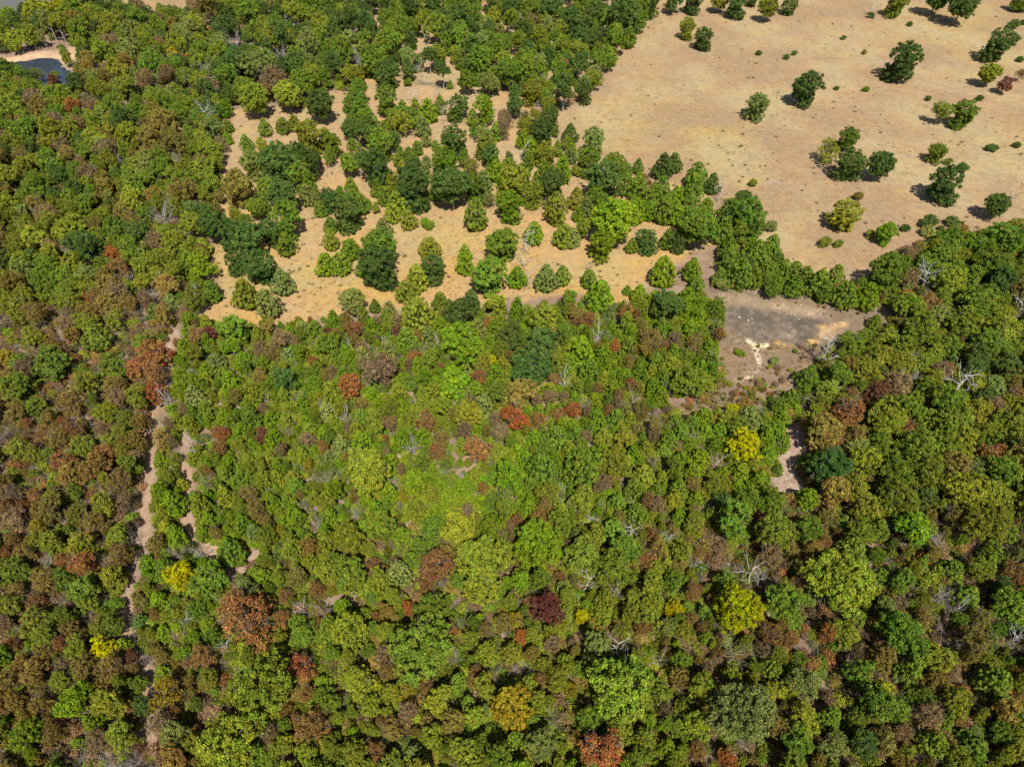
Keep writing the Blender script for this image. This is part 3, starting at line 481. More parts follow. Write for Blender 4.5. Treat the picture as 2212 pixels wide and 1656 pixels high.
'E': '''0 60 130 cm;240 85 250 fg|large grey-green round oak standing in the golden glade left of the dark tree~the large glade oak;140 90 100 cb;590 90 160 fg|dark narrow oak standing alone in the golden glade~the dark glade oak;420 225 150 cl;490 150 150 cy;800 60 120 cb;940 130 240 fm|large green round oak at the lower middle of the golden glade~the green glade oak;
1140 140 130 cb;1190 20 120 dw|white dead tree standing in the golden glade~the glade snag;1225 150 80 dw|white dead trunk below the taller dead tree in the glade;1325 145 160 ce;1430 130 115 cm;1600 60 90 be;1600 150 115 cm;1670 255 200 cb;1850 218 62 cb;1930 240 115 cb;2080 110 170 cb;70 310 165 fe;40 420 120 on;220 330 80 cm;310 350 95 ce;
500 390 225 cl|large broad olive cedar at the lower edge of the golden glade~the broad cedar;225 420 80 tv;355 410 95 tv;370 480 80 tR;100 470 135 tr|rounded russet tree right above the big mauve-brown oak's left side~the rounded russet tree;640 300 110 cm;840 300 130 cg;780 380 190 og;950 430 95 tr;1000 310 140 oy;1040 340 80 ce;1480 280 110 ob;1310 390 235 ol;1510 370 110 on;1590 410 130 tr;1840 370 115 tr;1840 450 130 cm;
2100 330 210 og;1650 520 115 dw|white dead tree amid bright cedars right of the thicket~the upper thicket snag;800 560 285 ob|very large bright green oak in the middle of the young thicket~the great green oak;1080 520 185 og;1300 560 230 og;1450 470 90 ce;1550 620 190 cb;1770 585 70 tO;2000 560 190 tn;1960 600 110 tk;1720 540 90 ce;35 560 70 dv|thin dead pole standing below the rounded russet tree;140 600 90 tv;
240 740 240 tv|large mauve-brown oak in the upper left of the thicket~the big mauve oak;470 650 105 tr;620 590 80 dw;580 680 120 om;55 840 155 tO|bright orange tree at the left below the big mauve oak~the left orange tree;730 810 200 ob|emerald green oak below the great green oak~the emerald oak;965 690 90 oY;655 720 60 tr;1220 710 270 og;1160 890 200 on;990 890 160 om;870 860 110 ob;800 880 55 tr;
1440 800 125 dw|white bare-limbed dead tree in the right of the thicket~the white thicket snag;1580 920 90 dw;1600 760 170 cm;1370 790 80 tr;1350 910 100 tv;1440 915 70 tv;1500 990 115 tO|round rust-orange tree right of a darker russet one~the round rust tree;1405 1015 95 tr;1125 1060 160 tO|vivid orange-red tree in the centre of the thicket~the central orange tree;995 1050 110 tv;1270 1050 110 tr;820 1010 210 oy;
650 980 140 oy;790 1095 60 dv;1010 1160 90 dw;1030 1150 110 tv;1170 1110 80 dw;470 1240 175 be|wide grey leafless tree spreading in the thicket centre~the grey spreading tree;870 1250 200 tr;1890 930 175 bv;2100 870 115 be;2060 1080 130 bl;1250 1180 120 cb;1390 1180 190 cm;1550 1230 100 om;1590 1160 80 tv;160 1330 235 oy;220 1430 240 oy|big yellow-green oak at the left centre of the thicket~the big yellow-green oak;
1060 1320 140 oy;1030 1390 140 cb;1090 1480 190 ob|bright green mound-like tree at the pale bare patch~the bright mound tree;1290 1380 220 cm;1570 1390 230 om;1740 1380 200 ol;1950 1430 160 cy;470 1480 180 ob;570 1470 120 cb;670 1400 110 be;770 1420 95 be;780 1520 150 cb;700 1580 150 cb;880 1420 120 cy;920 1460 110 cb;830 1590 120 cb;975 1590 120 cm;1060 1580 120 oe;1350 1560 150 ol;1440 1510 70 dw;400 1570 60 ok;2085 1380 45 dw;
2040 1540 120 cm;1980 1600 90 tr;2110 1210 150 cm;2160 1080 120 cm;2080 1270 120 cm;1890 1510 140 cm;2140 1600 130 oy;1780 1610 140 cm;1380 1610 110 bv;40 1050 100 dw;60 1100 100 tv;130 950 110 tn;200 900 110 cb;270 930 100 cy;240 1050 110 cl;310 1080 110 tv;440 1060 110 cl;520 960 100 cy;560 1040 100 cb;640 1180 130 tn;620 1280 120 tr;1180 1090 60 tO;1500 1110 110 cb;1650 1060 130 cb;1780 1050 130 cm;
1750 870 130 cb;1830 790 130 cb;1930 760 120 cb;1690 660 130 cb;1860 590 130 cm;1470 680 130 cb;2150 720 150 oy;2030 700 120 cm;1640 930 110 cb;1700 1180 130 ol;1830 1180 140 ol;1920 1130 110 tn;1320 1250 130 om;1660 860 90 tr;640 450 110 cb;700 350 120 cm;200 480 130 cb;420 540 140 cy;300 600 120 ce;400 690 90 cb;1400 660 120 ol''',
'G': '''60 100 130 cb;90 190 120 cm;30 270 140 cb;120 320 110 cb;215 340 115 om;225 480 110 ce;100 400 120 cb;40 480 120 cb;80 560 115 tn;60 620 90 tv;170 590 100 cb;20 650 120 om;130 500 100 cm;50 800 220 oy;160 830 95 oy;370 130 175 cm;250 140 115 cm;460 150 120 cm;250 190 95 se;550 90 135 cm;530 160 95 cm;650 100 115 cm;720 110 135 cm;
720 200 130 cm;580 210 115 om;790 150 125 cm;880 180 165 cm;990 130 115 cm;910 235 125 cm;1050 250 165 cm|round green cedar overhanging the dry pond bed's far corner;1190 260 165 cb|bright green cedar, right of two at the dry pond bed's far corner~the far corner cedars;1150 190 100 cm;1265 230 85 cb;1320 130 225 fm;1345 40 130 fm;1245 425 92 cm|small lone cedar on the bare ground right of the dry pond bed;
370 625 58 sb|small green bush on the bare ground left of the pale gully;255 715 52 se|small grey-green bush at the left edge of the dry clearing;590 690 60 se|low grey-green bush right of the pale gully;930 640 170 dw|white dead tree on dark brushwood beside the dry pond bed~the pond bed snag;900 630 200 bv|dark leafless brushy tree behind the white dead tree at the pond bed;
810 790 155 cm|lone round cedar below the white dead tree in the dry clearing~the lone clearing cedar;935 745 85 oy;770 900 110 cm;700 910 115 cm;840 930 110 dw;940 880 140 ol;900 960 120 ol;1050 560 90 oy;1110 590 160 om;1180 520 100 om;1740 150 235 oy|yellow-tinged big oak in the upper right wood~the yellow-tinged oak;1570 180 150 de|grey leafless tree left of the yellow-tinged oak~the grey leafless tree;
1450 250 100 tr;1570 310 165 tr;1430 40 110 om;1930 270 255 om;2040 80 210 om;1920 110 120 og;1700 10 210 om;1560 50 130 om;2150 190 130 dw;2190 370 120 dw;1540 470 240 om;1420 590 190 ol;1680 360 160 oe;2080 480 230 ol;1730 580 160 om;1990 560 250 om;1840 430 200 om;1560 690 150 ol;1080 720 140 on;1200 740 200 ol;1330 670 70 tr;1470 680 90 de;
1710 720 100 tr;1820 840 240 dw|large white leafless tree spreading in the right wood~the great white snag;2130 910 130 tr;1260 890 140 tR;1400 840 190 tv;1500 940 120 oy;1550 960 100 bv;1060 1010 220 tr|big sparse russet-brown tree right of the cedars below the clearing~the sparse brown tree;1000 1160 130 tr;1310 1060 250 oy|bright yellow-green oak right of the sparse russet-brown tree~the right yellow-green oak;1440 1100 120 tr;1590 1050 160 ol;
1140 1150 130 tn;1270 1190 140 om;400 1220 205 oY|brilliant yellow tree among cedars below the dry clearing~the brilliant yellow tree;290 1050 140 oy;330 990 90 oY;430 1060 140 oe;70 1190 85 de;230 1330 120 dw|white forked dead tree below left of the brilliant yellow tree~the snag by the yellow tree;715 1000 95 cb;640 1050 125 cb;600 1130 155 cb;640 1210 115 cb;540 1110 125 cm;550 1280 125 cb;
615 1390 75 cm|tiny round cedar at the edge of the bare soil opening;520 1415 42 sb;550 1525 62 sm;370 1400 145 cb;150 1150 125 cb;60 1100 125 cm;40 1230 115 cb;110 1310 155 cb;250 1420 115 cb;350 1500 120 cb;800 1080 85 ok;930 1380 285 og|large dark green oak right of the bare soil opening~the bare soil oak;1180 1350 205 oy;1120 1390 90 tv;1000 1290 110 tn;1530 1260 310 om;
1750 1100 240 om;1800 1190 210 ol;2000 1290 160 tr;1570 1430 250 ol;1810 1540 285 oy;2050 1420 210 om;2100 1080 210 ol;1900 1000 190 ol;1700 1190 180 om;1390 1590 250 ol;960 1540 220 on;1120 1520 160 ol;420 1600 165 om;570 1620 155 om;250 1590 115 og;80 1580 115 cb;60 1500 100 tn;190 1500 110 ol;480 1000 110 be;400 960 90 sn;140 1050 120 cb;230 1150 130 cb;200 1240 120 cb;320 1310 110 cb;
1080 1440 130 bv;860 1010 100 oy;880 1120 110 ol;1380 760 130 ol;1620 800 130 ol;1720 950 110 be;1420 1200 150 om;1640 620 110 oy;1340 520 130 ol''',
'H': '''1090 130 135 cy;1010 220 110 on;870 245 58 sb;350 230 150 ol;550 250 160 oy;330 330 150 be;120 410 180 om;140 270 62 tR;700 330 160 bl;740 450 150 oy;300 450 160 tn;430 150 95 om;260 130 100 tk;770 180 140 oy;500 340 110 tr;570 560 210 om;60 640 170 ol;430 700 130 om;250 720 170 ol;560 680 120 bv;960 340 115 cb;895 490 58 cb;960 430 95 cb;1000 450 100 cb;
1180 420 185 oY|yellow-leaved tree with a bare forked bough right of the track~the forked yellow tree;1190 500 70 dw;1380 450 205 om;1500 270 185 cm|dark green rounded cedar beside the narrow side track~the side track cedar;1150 280 180 bv;1290 270 150 be;1320 150 110 cb;1830 270 140 cg;1900 270 140 ol;1700 440 150 cb;1650 400 110 cb;1960 170 120 cm;1940 450 130 on;1860 560 100 tr;
1580 680 340 tr|very large sparse orange-brown tree in the lower left~the large sparse tree;1490 620 90 tR;1830 720 110 tr;1040 590 150 cb;920 720 125 cg;1210 710 110 dw;1150 680 110 cl;1070 790 125 cb;1160 770 100 cb;1270 640 110 om;1350 740 120 cb;1970 660 110 dw|slanting white dead tree left of the bottom centre oaks;1950 810 200 om;2130 800 180 om;1480 880 100 dw;1580 890 115 cl;670 910 165 oY|bright yellow tree beside the faded track at lower left~the lower yellow tree;
290 830 190 oy;520 920 155 oy;110 870 95 tr;30 950 120 ob;930 960 130 bv;1210 930 135 cb;1060 1050 140 cb;1100 1180 205 tk;1430 1010 130 be;1370 1100 120 ol;1400 1180 100 cm;1280 1260 90 om;1700 1170 395 oy|huge yellow-green oak at the lower left with deep shadow around it~the huge yellow-green oak;1960 1030 190 tr|dark russet tree right above the huge yellow-green oak~the dark russet tree;1990 1210 110 tr;2100 1120 160 cb;2120 1240 160 om;
2020 1400 220 tr;1750 1450 130 tv;1480 1510 390 oy|huge yellow-green oak cut by the bottom edge at the left~the bottom edge oak;1840 1530 140 oy;1980 1560 130 oy;1850 1400 90 om;490 1270 220 ob|bright lime green tree in the lower left corner wood, right of another~the lime tree;185 1460 210 ob|bright lime green tree nearest the lower left corner;200 1590 130 ob;730 1270 190 oy;410 1090 170 ol;240 1040 170 on;
80 1110 140 tn;440 1020 120 tv;730 1030 190 tn;650 1500 150 tv;800 1470 180 ol;1160 1500 230 bl;1150 1480 200 oe;990 1590 62 sb;510 1500 115 cm;370 1590 150 be;580 1600 100 dw;1400 1310 180 bv;940 1270 130 og;60 1560 130 be;860 800 110 bv;80 200 110 tn;60 300 90 tr;620 100 130 tn;130 540 130 tn;240 600 120 tr;860 950 90 tR;640 770 110 ol;300 950 120 tn;1740 620 110 tn;900 1130 110 om;40 750 130 tv''',
'I': '''60 190 215 oy;60 440 230 om;250 110 185 om;400 180 145 cb;600 130 190 cm;760 160 225 oy|yellow-green oak, upper left half of the big centre pair~the centre oak pair;910 330 290 oy|broad yellow-green oak, lower right half of the big centre pair;900 500 250 oy;980 130 160 ob;1250 230 320 ob|large dense green oak at lower centre, right of the oak pair~the dense green oak;1560 300 250 ol;1750 390 260 om;1620 220 170 ol;
1620 70 110 dw|slim white dead tree above the lower centre wood~the slim snag;1870 150 130 dw|white branching dead tree right of the slim dead tree~the branching snag;2120 190 90 dw;1770 530 120 dw;1570 480 150 de;210 350 100 tr;620 390 260 tr|sparse russet-orange tree left of the big centre oak pair~the sparse russet tree;560 520 150 tr;380 430 190 ce;430 650 80 tO;590 640 230 om;500 890 420 ol|very large spreading green oak at the lower centre left~the spreading oak;
280 800 130 oy;60 800 230 oy;700 780 120 tr;1330 660 200 tR|dark crimson tree at the lower centre with grey bare top~the dark crimson tree;1330 600 70 de;1140 720 100 tk;1165 820 95 tO;840 850 120 oy;1550 700 95 oY;1680 680 140 oy;1980 640 200 oy;2140 640 110 oY;1950 770 110 tr;1775 860 200 dw|large antler-like white dead tree above a dark gap at lower centre~the antler snag;2030 1000 90 dw;1800 1160 420 oy|very large yellow-green oak below the antler-like dead tree~the gappy oak;
1400 1100 185 oy;870 1060 115 tr;1010 1060 170 bl;1090 1280 270 ok|golden-yellow oak at the bottom centre~the golden oak;1490 1160 90 ok;430 1180 105 tk|small orange-gold tree at the lower centre left;550 1140 115 tr;630 1230 190 oy;140 1110 230 oy;320 1190 140 oy;330 1420 145 tn;450 1310 130 tv;240 1570 135 tr;480 1590 180 ce;90 1560 200 ol;180 1000 100 de;1010 1480 80 dw;1390 1370 220 bl;
1660 1570 300 tr|large rusty orange tree at the bottom edge right of centre~the rusty bottom tree;1130 1500 185 cm;1290 1530 200 oe;800 1570 200 ol;600 1470 160 oy;1240 1370 140 cm;1800 1420 180 ol;1950 1490 180 ol;2060 1190 150 ol;2150 1400 140 om;1920 1620 150 om;1550 1040 110 om;1290 1100 95 tr;1560 880 120 bv;1010 890 110 be;1420 440 75 tr;1480 580 150 ol;1900 560 160 oy;1230 600 90 tr;930 800 110 tn;1100 930 130 ol;
1240 820 120 ol;1370 880 120 tv;1860 700 130 ol;1700 600 130 ol;1960 340 130 tr;2080 380 140 oy;2000 480 140 ol;1160 480 130 ob;1090 600 110 ol;1040 740 110 tn;460 1060 130 tn;730 1380 160 on''',
'J': '''80 100 150 ol;320 100 230 om;580 150 250 ol;800 140 170 om;1030 90 125 cm;1250 130 155 cm;1480 120 225 ob|deep green oak at the right, lit on its right side against black shade~the deep green oak;1340 80 100 dw;1650 220 170 be;1870 80 110 de;1960 90 280 ol;2100 160 150 ol;1070 270 220 cl;1250 270 95 cm;1340 290 105 cm;1280 430 135 cm;1540 490 105 cm;1640 390 110 cm;1740 390 175 cm;1900 400 150 ol;2070 520 150 og;2110 430 150 tr;
2090 630 220 om;1830 560 180 cm;1770 640 120 dw|white dead tree on the slope in the lower right wood~the lower right snag;460 410 210 de|wide pale dead tree with upswept boughs at lower right centre~the upswept snag;480 440 200 bv;70 360 100 dw;60 530 110 tr;340 660 290 oY|large glowing yellow tree below the upswept dead tree~the glowing yellow tree;650 610 240 om;1010 490 360 oy|huge bright yellow-green oak in the lower right wood~the huge bright oak;1400 820 270 om|dark green oak with a black shadow on its left in the lower right~the shadowed oak;
1130 700 140 cm;920 810 125 tO|small orange-russet tree between the glowing yellow tree and the shadowed oak;560 820 150 tr;680 850 120 tr;330 930 290 bl|wide leafless olive tree below the glowing yellow tree~the leafless olive tree;1030 820 180 ol;1590 960 200 ol;1700 780 200 bv;1850 880 200 tn;2130 860 140 dw;1990 830 115 cg;2000 1130 225 cm|round dark cedar with a black shadow at its left, far lower right~the shadowed cedar;1350 1140 200 bv|pale mauve leafless tree in the lower right wood~the mauve leafless tree;
1270 1180 130 oY;1060 1050 120 de;1120 1060 200 om;560 1050 185 cm;710 1060 150 cm;380 1340 370 oe|huge grey-green oak with bare boughs near the bottom right of centre~the huge grey-green oak;110 1170 180 oy;90 1390 190 oy;680 1180 140 oy;780 1140 200 oe;1240 1270 240 om;1390 1290 150 cm;1540 1220 140 om;1740 1240 180 oy;1590 1330 180 tv;2060 1320 170 on;1620 1510 210 cm;1880 1530 190 cm;1820 1460 140 cm;980 1540 200 oe;1160 1520 200 og;
1290 1510 180 on;1410 1450 120 tv;860 1510 85 tr;600 1580 90 tr;270 1600 130 tO;80 1560 130 tr;740 1390 230 oy;720 1510 190 om;2150 1470 150 ol;1760 1590 150 ol;2050 1450 150 om;1470 1210 110 om;640 1310 90 tn;220 960 110 tr;720 720 130 cm;1540 700 130 tn;1130 910 110 tv;930 60 120 tn;860 250 110 tn;700 270 120 tn;1950 980 130 ol;1900 720 140 tn;2160 760 110 cm;1200 1340 120 ol;560 1200 140 oy'''}
# ---------------------------------------------------------------- planting
KIND = {'o': ('broadleaf_tree', 'broadleaf tree'), 'f': ('field_oak', 'oak tree'), 'p': ('slender_tree', 'slender tree'), 'c': ('cedar_tree', 'cedar'), 't': ('autumn_tree', 'autumn tree'),
        'y': ('yellowing_tree', 'yellowing tree'), 'b': ('bare_tree', 'bare tree'), 'd': ('dead_tree', 'dead tree'), 's': ('shrub', 'shrub'), 'x': ('brush_pile', 'brush pile')}
ASP = {'o': 1.0, 'f': 1.15, 'p': 1.55, 'c': 1.25, 't': 1.0, 'b': .95, 'd': 1.1, 's': .66, 'x': .3}
MID = {'o': .56, 'f': .5, 'p': .6, 'c': .42, 't': .56, 'b': .55, 'd': .55, 's': .4, 'x': .4}
def fit(px, py, wpx, k):
    """width in metres and foot of a plant whose crown is seen at this spot of the survey frame"""
    z = 2.0
    for i in range(6):
        p = ground(px, py, z); Wm = wpx*float((p-CAMP)@FWD)/FPX; z = ASP[k]*Wm*MID[k]+(.8 if k in 'otp' else 0)
    return Wm, p
class Plant: pass
plants = []
for t, txt in DATA.items():
    for e in txt.replace('\n', '').split(';'):
        e = e.strip()
        if not e: continue
        a, *lab = e.split('|'); x, y, w, kc = a.split(); px, py = tp(t, float(x), float(y)); wpx = float(w)*TS
        P = Plant(); P.k, P.c = kc[0], kc[1]; P.W, p = fit(px, py, wpx, P.k); P.x, P.y = float(p[0]), float(p[1]); P.px, P.py, P.wpx = px, py, wpx
        P.label = P.short = None; P.hand = True
        if lab: P.label, _, s = lab[0].partition('~'); P.short = s or None
        plants.append(P)
# open ground where no extra tree may stand (in the survey frame the crown would cover it)
def in_open0(x, y):
    return (inpoly(x, y, MEADOW) | inpoly(x, y, PASTURE) | inpoly(x, y, CLEARING) | inpoly(x, y, BARE) | inpoly(x, y, POND) | inpoly(x, y, BANK) | inpoly(x, y, LAKE) | inpoly(x, y, FIELD))
# the same questions asked many times over: read from a half-metre map
MX0, MY0, MS = -620.0, -60.0, .5; mxs = np.arange(MX0, 620, MS); mys = np.arange(MY0, 720, MS); MXX, MYY = np.meshgrid(mxs, mys)
OPEN_MAP = in_open0(MXX, MYY); TRACK_MAP = np.minimum(distline(MXX, MYY, TRACK), distline(MXX, MYY, TRACKB)+.2)
MEADOW_MAP = inpoly(MXX, MYY, MEADOW); PASTURE_MAP = inpoly(MXX, MYY, PASTURE); CLEAR_MAP = inpoly(MXX, MYY, CLEARING) & ~inpoly(MXX, MYY, BED)
POND_MAP = inpoly(MXX, MYY, POND) | inpoly(MXX, MYY, BANK)
def look(M, x, y):
    return M[min(max(int((y-MY0)/MS), 0), M.shape[0]-1), min(max(int((x-MX0)/MS), 0), M.shape[1]-1)]
def in_open(x, y): return bool(look(OPEN_MAP, x, y))
def near_patch(x, y, f=1.0): return any((x-a)**2+(y-b)**2 < (r*f)**2 for a, b, r in PATCHES)
# woods: outline in the survey frame, mean crown width (m), spread, mix of kinds
MGAPS = [(905, 300, 45), (1085, 310, 40), (725, 385, 35), (1255, 380, 40), (520, 300, 45), (560, 260, 40), (700, 245, 45), (900, 95, 45), (950, 172, 55), (1090, 210, 45), (1010, 215, 45)]
WOODS = [
 ('midhigh', [(840, -150), (1390, -150), (1385, 60), (1290, 160), (1180, 270), (1080, 230), (1000, 180), (950, 170), (850, 150), (830, 60)], 7.2, 1.8, 'og20 om34 ol14 pm10 tv5 oe10 be4 cm8'),
 ('midlow', [(540, 335), (700, 310), (760, 260), (900, 250), (930, 330), (1010, 340), (1020, 280), (1180, 240), (1240, 300), (1240, 420), (1180, 440), (1060, 440), (900, 430), (800, 450), (700, 440), (560, 470), (490, 520), (480, 420)], 5.4, 1.5, 'og14 om28 cm30 ol10 ce8 cb14'),
 ('far', [(-400, -200), (480, -200), (480, 235), (330, 240), (150, 90), (-400, 130)], 6.0, 1.7, 'om34 og16 ol22 oy5 oe10 on7 tv4 pe3'),
 ('farmid', [(480, -200), (1400, -200), (1390, 40), (1300, 140), (830, 150), (660, 235), (480, 235)], 7.2, 2.0, 'og28 om30 ol14 pg12 tv6 oe6 be4'),
 ('mid', [(480, 200), (1250, 130), (1250, 400), (1560, 400), (1560, 640), (470, 700)], 0, 0, ''),
 ('left', [(-400, 100), (500, 100), (480, 430), (420, 620), (-400, 700)], 5.1, 1.5, 'om26 ol36 oy4 og8 on14 oe8 tv6 tn8 be4'),
 ('leftbrown', [(-400, 680), (430, 600), (400, 720), (330, 880), (310, 1180), (-400, 1250)], 4.8, 1.4, 'on24 ol16 om6 tn20 tr14 tv14 oy2 be7 bv6'),
 ('leftlow', [(-400, 1230), (310, 1150), (290, 1400), (500, 1420), (480, 1950), (-400, 1950)], 3.5, 1.1, 'on18 ol18 om10 tn14 tr9 tv12 oy5 be5 bv5 cb5'),
 ('thicket', [(330, 700), (430, 690), (1560, 600), (1560, 860), (1420, 900), (1500, 1100), (1000, 1120), (330, 1250)], 2.8, .8, 'cb36 cm14 cy20 ob3 ol6 om4 ce5 tv4 tn4 tr4 bv4 be2'),
 ('belt', [(1250, 330), (1560, 380), (1940, 600), (1940, 660), (1540, 640), (1420, 560)], 5.5, 1.2, 'cb30 cm40 cg15 om10'),
 ('right', [(1790, 640), (1890, 560), (2000, 480), (2700, 440), (2700, 1100), (1760, 1100), (1750, 880)], 5.1, 1.6, 'om32 ol30 og10 oy3 on9 oe8 tv5 tr3 be4 cm6'),
 ('lowbelt', [(1400, 895), (1765, 870), (1765, 1085), (1480, 1085)], 3.7, .8, 'cb40 cm30 om10 ol10 oy10'),
 ('bottomright', [(1480, 1080), (2700, 1080), (2700, 1950), (1480, 1950)], 3.2, 1.1, 'ol24 om20 cm16 oy4 on11 tn7 tr4 tv6 be8 bv6 oe5'),
 ('bottom', [(300, 1080), (1500, 1080), (1500, 1950), (300, 1950)], 3.1, 1.1, 'ol20 om20 cb18 oy15 on8 tn6 tr4 tv4 be5 cm8 oe3'),
]
wxs = np.arange(-420, 2720, 4.0); wys = np.arange(-220, 1960, 4.0); WXX, WYY = np.meshgrid(wxs, wys); WOOD_MAP = np.full(WXX.shape, -1)
for i in range(len(WOODS)-1, -1, -1): WOOD_MAP[inpoly(WXX, WYY, WOODS[i][1])] = i
def wood_of(px, py):
    i = WOOD_MAP[min(max(int((py+220)/4), 0), WOOD_MAP.shape[0]-1), min(max(int((px+420)/4), 0), WOOD_MAP.shape[1]-1)]
    return WOODS[i] if i >= 0 else None
R_ = np.random.default_rng(11)
grid = {}
def put(x, y, W): grid.setdefault((int(x//12), int(y//12)), []).append((x, y, W))
def free(x, y, W, f):
    i, j = int(x//12), int(y//12)
    for a in (i-1, i, i+1):
        for b in (j-1, j, j+1):
            for (u, v, w) in grid.get((a, b), ()):
                if (x-u)**2+(y-v)**2 < (f*(W+w))**2: return False
    return True
for P in plants:
    if P.k not in 'x': put(P.x, P.y, P.W*(.75 if P.k in 'db' else 1))
MIX = {}
for w in WOODS:
    ks, ps = [], []
    for s in w[4].split(): ks.append(s[:2]); ps.append(float(s[2:]))
    MIX[w[0]] = (ks, np.cumsum(ps)/sum(ps)) if ks else None
wood = []
for trial in range(100000):
    px = R_.uniform(-380, 2600); py = R_.uniform(-110, 1900)
    w = wood_of(px, py)
    if w is None or not MIX[w[0]]: continue
    big = trial < 40000
    Wm = max(1.5, R_.normal(w[2], w[3])*(1 if big else .68)); ks, cs = MIX[w[0]]; kc = ks[int(np.searchsorted(cs, R_.uniform()))]
    if kc[0] == 'p': Wm *= .7
    if kc[0] == 'c': Wm = min(Wm, 5.5)
    zc = ASP[kc[0]]*Wm*MID[kc[0]]+.8
    p = ground(px, py, zc); x, y = float(p[0]), float(p[1])
    foot = ground(px, py, .0)
    if w[0] == 'far' and px < 330 and py < 260:
        rp = Wm*.5*FPX/float((p-CAMP)@FWD)
        if any(look(POND_MAP, *ground(px+ex*rp, py+ey*rp)[:2]) for ex, ey in ((0, 1), (0, -1), (0, 0), (.8, 0), (-.8, 0))): continue
    inmid = w[0][:3] == 'mid'
    if inmid and any((px-a)**2+((py-b)*1.3)**2 < c*c for a, b, c in MGAPS): continue
    if not inmid and (in_open(x, y) or in_open(foot[0], foot[1])): continue
    lowp = ground(px, py+Wm*.33*FPX/float((p-CAMP)@FWD), 0)
    if (not inmid and in_open(lowp[0], lowp[1])) or near_patch(foot[0], foot[1], 1.1) or near_patch(x, y, .95): continue
    dt = float(look(TRACK_MAP, foot[0], foot[1]))
    if dt < (R_.uniform(1.1, 1.6)+Wm*.28)*(1 if py < 1230 else .55): continue
    if w[0] in ('bottomright', 'leftlow', 'leftbrown') and vnoise(np.array(x*.11), np.array(y*.11), 33) < .38: continue
    gapz = w[0] in ('bottom', 'bottomright', 'leftlow', 'leftbrown')
    if gapz and not big and vnoise(np.array(x*.11), np.array(y*.11), 33) < .5: continue
    if not free(x, y, Wm, .42 if w[0] == 'midhigh' else .5 if inmid else (.40 if gapz else .37)): continue
    put(x, y, Wm)
    P = Plant(); P.k, P.c, P.W, P.x, P.y, P.px, P.py = kc[0], kc[1], Wm, x, y, px, py; P.wpx = Wm*FPX/float((p-CAMP)@FWD)
    P.label = P.short = None; P.hand = False; P.zone = w[0]; wood.append(P)
def slim(P): return 1.4 if not P.hand and P.W < 4 and P.zone in ('thicket', 'bottom', 'bottomright', 'leftlow', 'leftbrown') else 1.15 if not P.hand else 1.0
def kname(P): return 'y' if P.k == 'o' and P.c in 'yYk' else P.k
# the largest of each kind in view stand one by one (about 300 a kind), the rest make up the mass of the wood
count = {}
for P in plants: count[kname(P)] = count.get(kname(P), 0)+1
mass = []
for P in sorted(wood, key=lambda P: -P.wpx):
    inview = -20 < P.px < 2232 and -20 < P.py < 1676; k = kname(P)
    if inview and count.get(k, 0) < 300: count[k] = count.get(k, 0)+1; plants.append(P)
    else: mass.append(P)
print('plants', len(plants), 'mass', len(mass), count)

# ---- labels: colour, size, kind, place, then what stands nearest
ZN = [('in the golden glade', MEADOW), ('in the tan pasture', PASTURE), ('in the dry clearing', CLEARING)]
ZW = {'far': 'in the far left wood', 'farmid': 'in the far wood at the top', 'left': 'in the left wood', 'leftbrown': 'in the brown wood left of the track', 'leftlow': 'in the lower left wood', 'thicket': 'in the young thicket',
      'belt': 'in the cedar belt', 'right': 'in the right wood', 'bottomright': 'in the lower right wood', 'bottom': 'in the bottom wood', 'lowbelt': 'below the dry clearing', 'mid': 'in the golden glade', 'midhigh': 'at the top of the glade', 'midlow': 'in the middle of the glade'}
def place_of(P):
    for nm, poly in ZN:
        if bool(inpoly(P.x, P.y, poly)): return nm
    w = wood_of(P.px, P.py); return ZW[w[0]] if w else 'at the pond'
NOUN = {'o': 'broadleaf tree', 'f': 'oak', 'p': 'slender tree', 'c': 'cedar', 't': 'sparse tree', 'b': 'leafless tree', 'd': 'dead tree', 's': 'bush', 'x': 'brush pile'}
def colour_of(P):
    if P.k == 'd': return 'grey' if P.c == 'e' else 'dark thin' if P.c == 'v' else 'white'
    if P.k == 'x': return 'white' if P.c == 'w' else 'grey'
    if P.k == 'b': return {'e': 'grey', 'l': 'olive', 'v': 'brown'}[P.c]
    return PAL[P.c][1]
def size_of(P): return 'small ' if P.wpx < 36 else 'large ' if P.wpx > 72 else ''
marks = [P for P in plants if P.short]
for P in mass: P.place = place_of(P)
for P in plants: P.place = place_of(P); P.desc = size_of(P)+colour_of(P)+' '+NOUN[P.k]
def relation(P):
    b = min((m for m in marks if m is not P), key=lambda m: (m.px-P.px)**2+(m.py-P.py)**2)
    dx, dy = P.px-b.px, P.py-b.py
    r = ('right of' if dx > 0 else 'left of') if abs(dx) > abs(dy)*1.6 else ('below' if dy > 0 else 'above') if abs(dy) > abs(dx)*1.6 else ('below right of' if dx > 0 else 'below left of') if dy > 0 else ('above right of' if dx > 0 else 'above left of')
    return r+' '+b.short
def groups_by(key, L):
    d = {}
    for P in L: d.setdefault(key(P), []).append(P)
    return d
todo = [P for P in plants if not P.label]
for P in todo: P.alt = f'{P.desc} {relation(P)}'
for key, L in groups_by(lambda P: (P.desc, P.place), todo).items():
    if len(L) == 1: L[0].label = P_ = f'{key[0]} {key[1]}, the only one of its colour and size there'; continue
    for rel, M in groups_by(relation, L).items():
        if len(M) == 1: M[0].label = f'{key[0]} {key[1]}, {rel}'; continue
        for P in M: P.label = f'{key[0]} {key[1]}, {rel}'; P.alt = f'{key[0]} {rel}'
ONES = 'zero one two three four five six seven eight nine ten eleven twelve thirteen fourteen fifteen sixteen seventeen eighteen nineteen twenty'.split()
TENS = {2: 'twenty', 3: 'thirty', 4: 'forty', 5: 'fifty'}
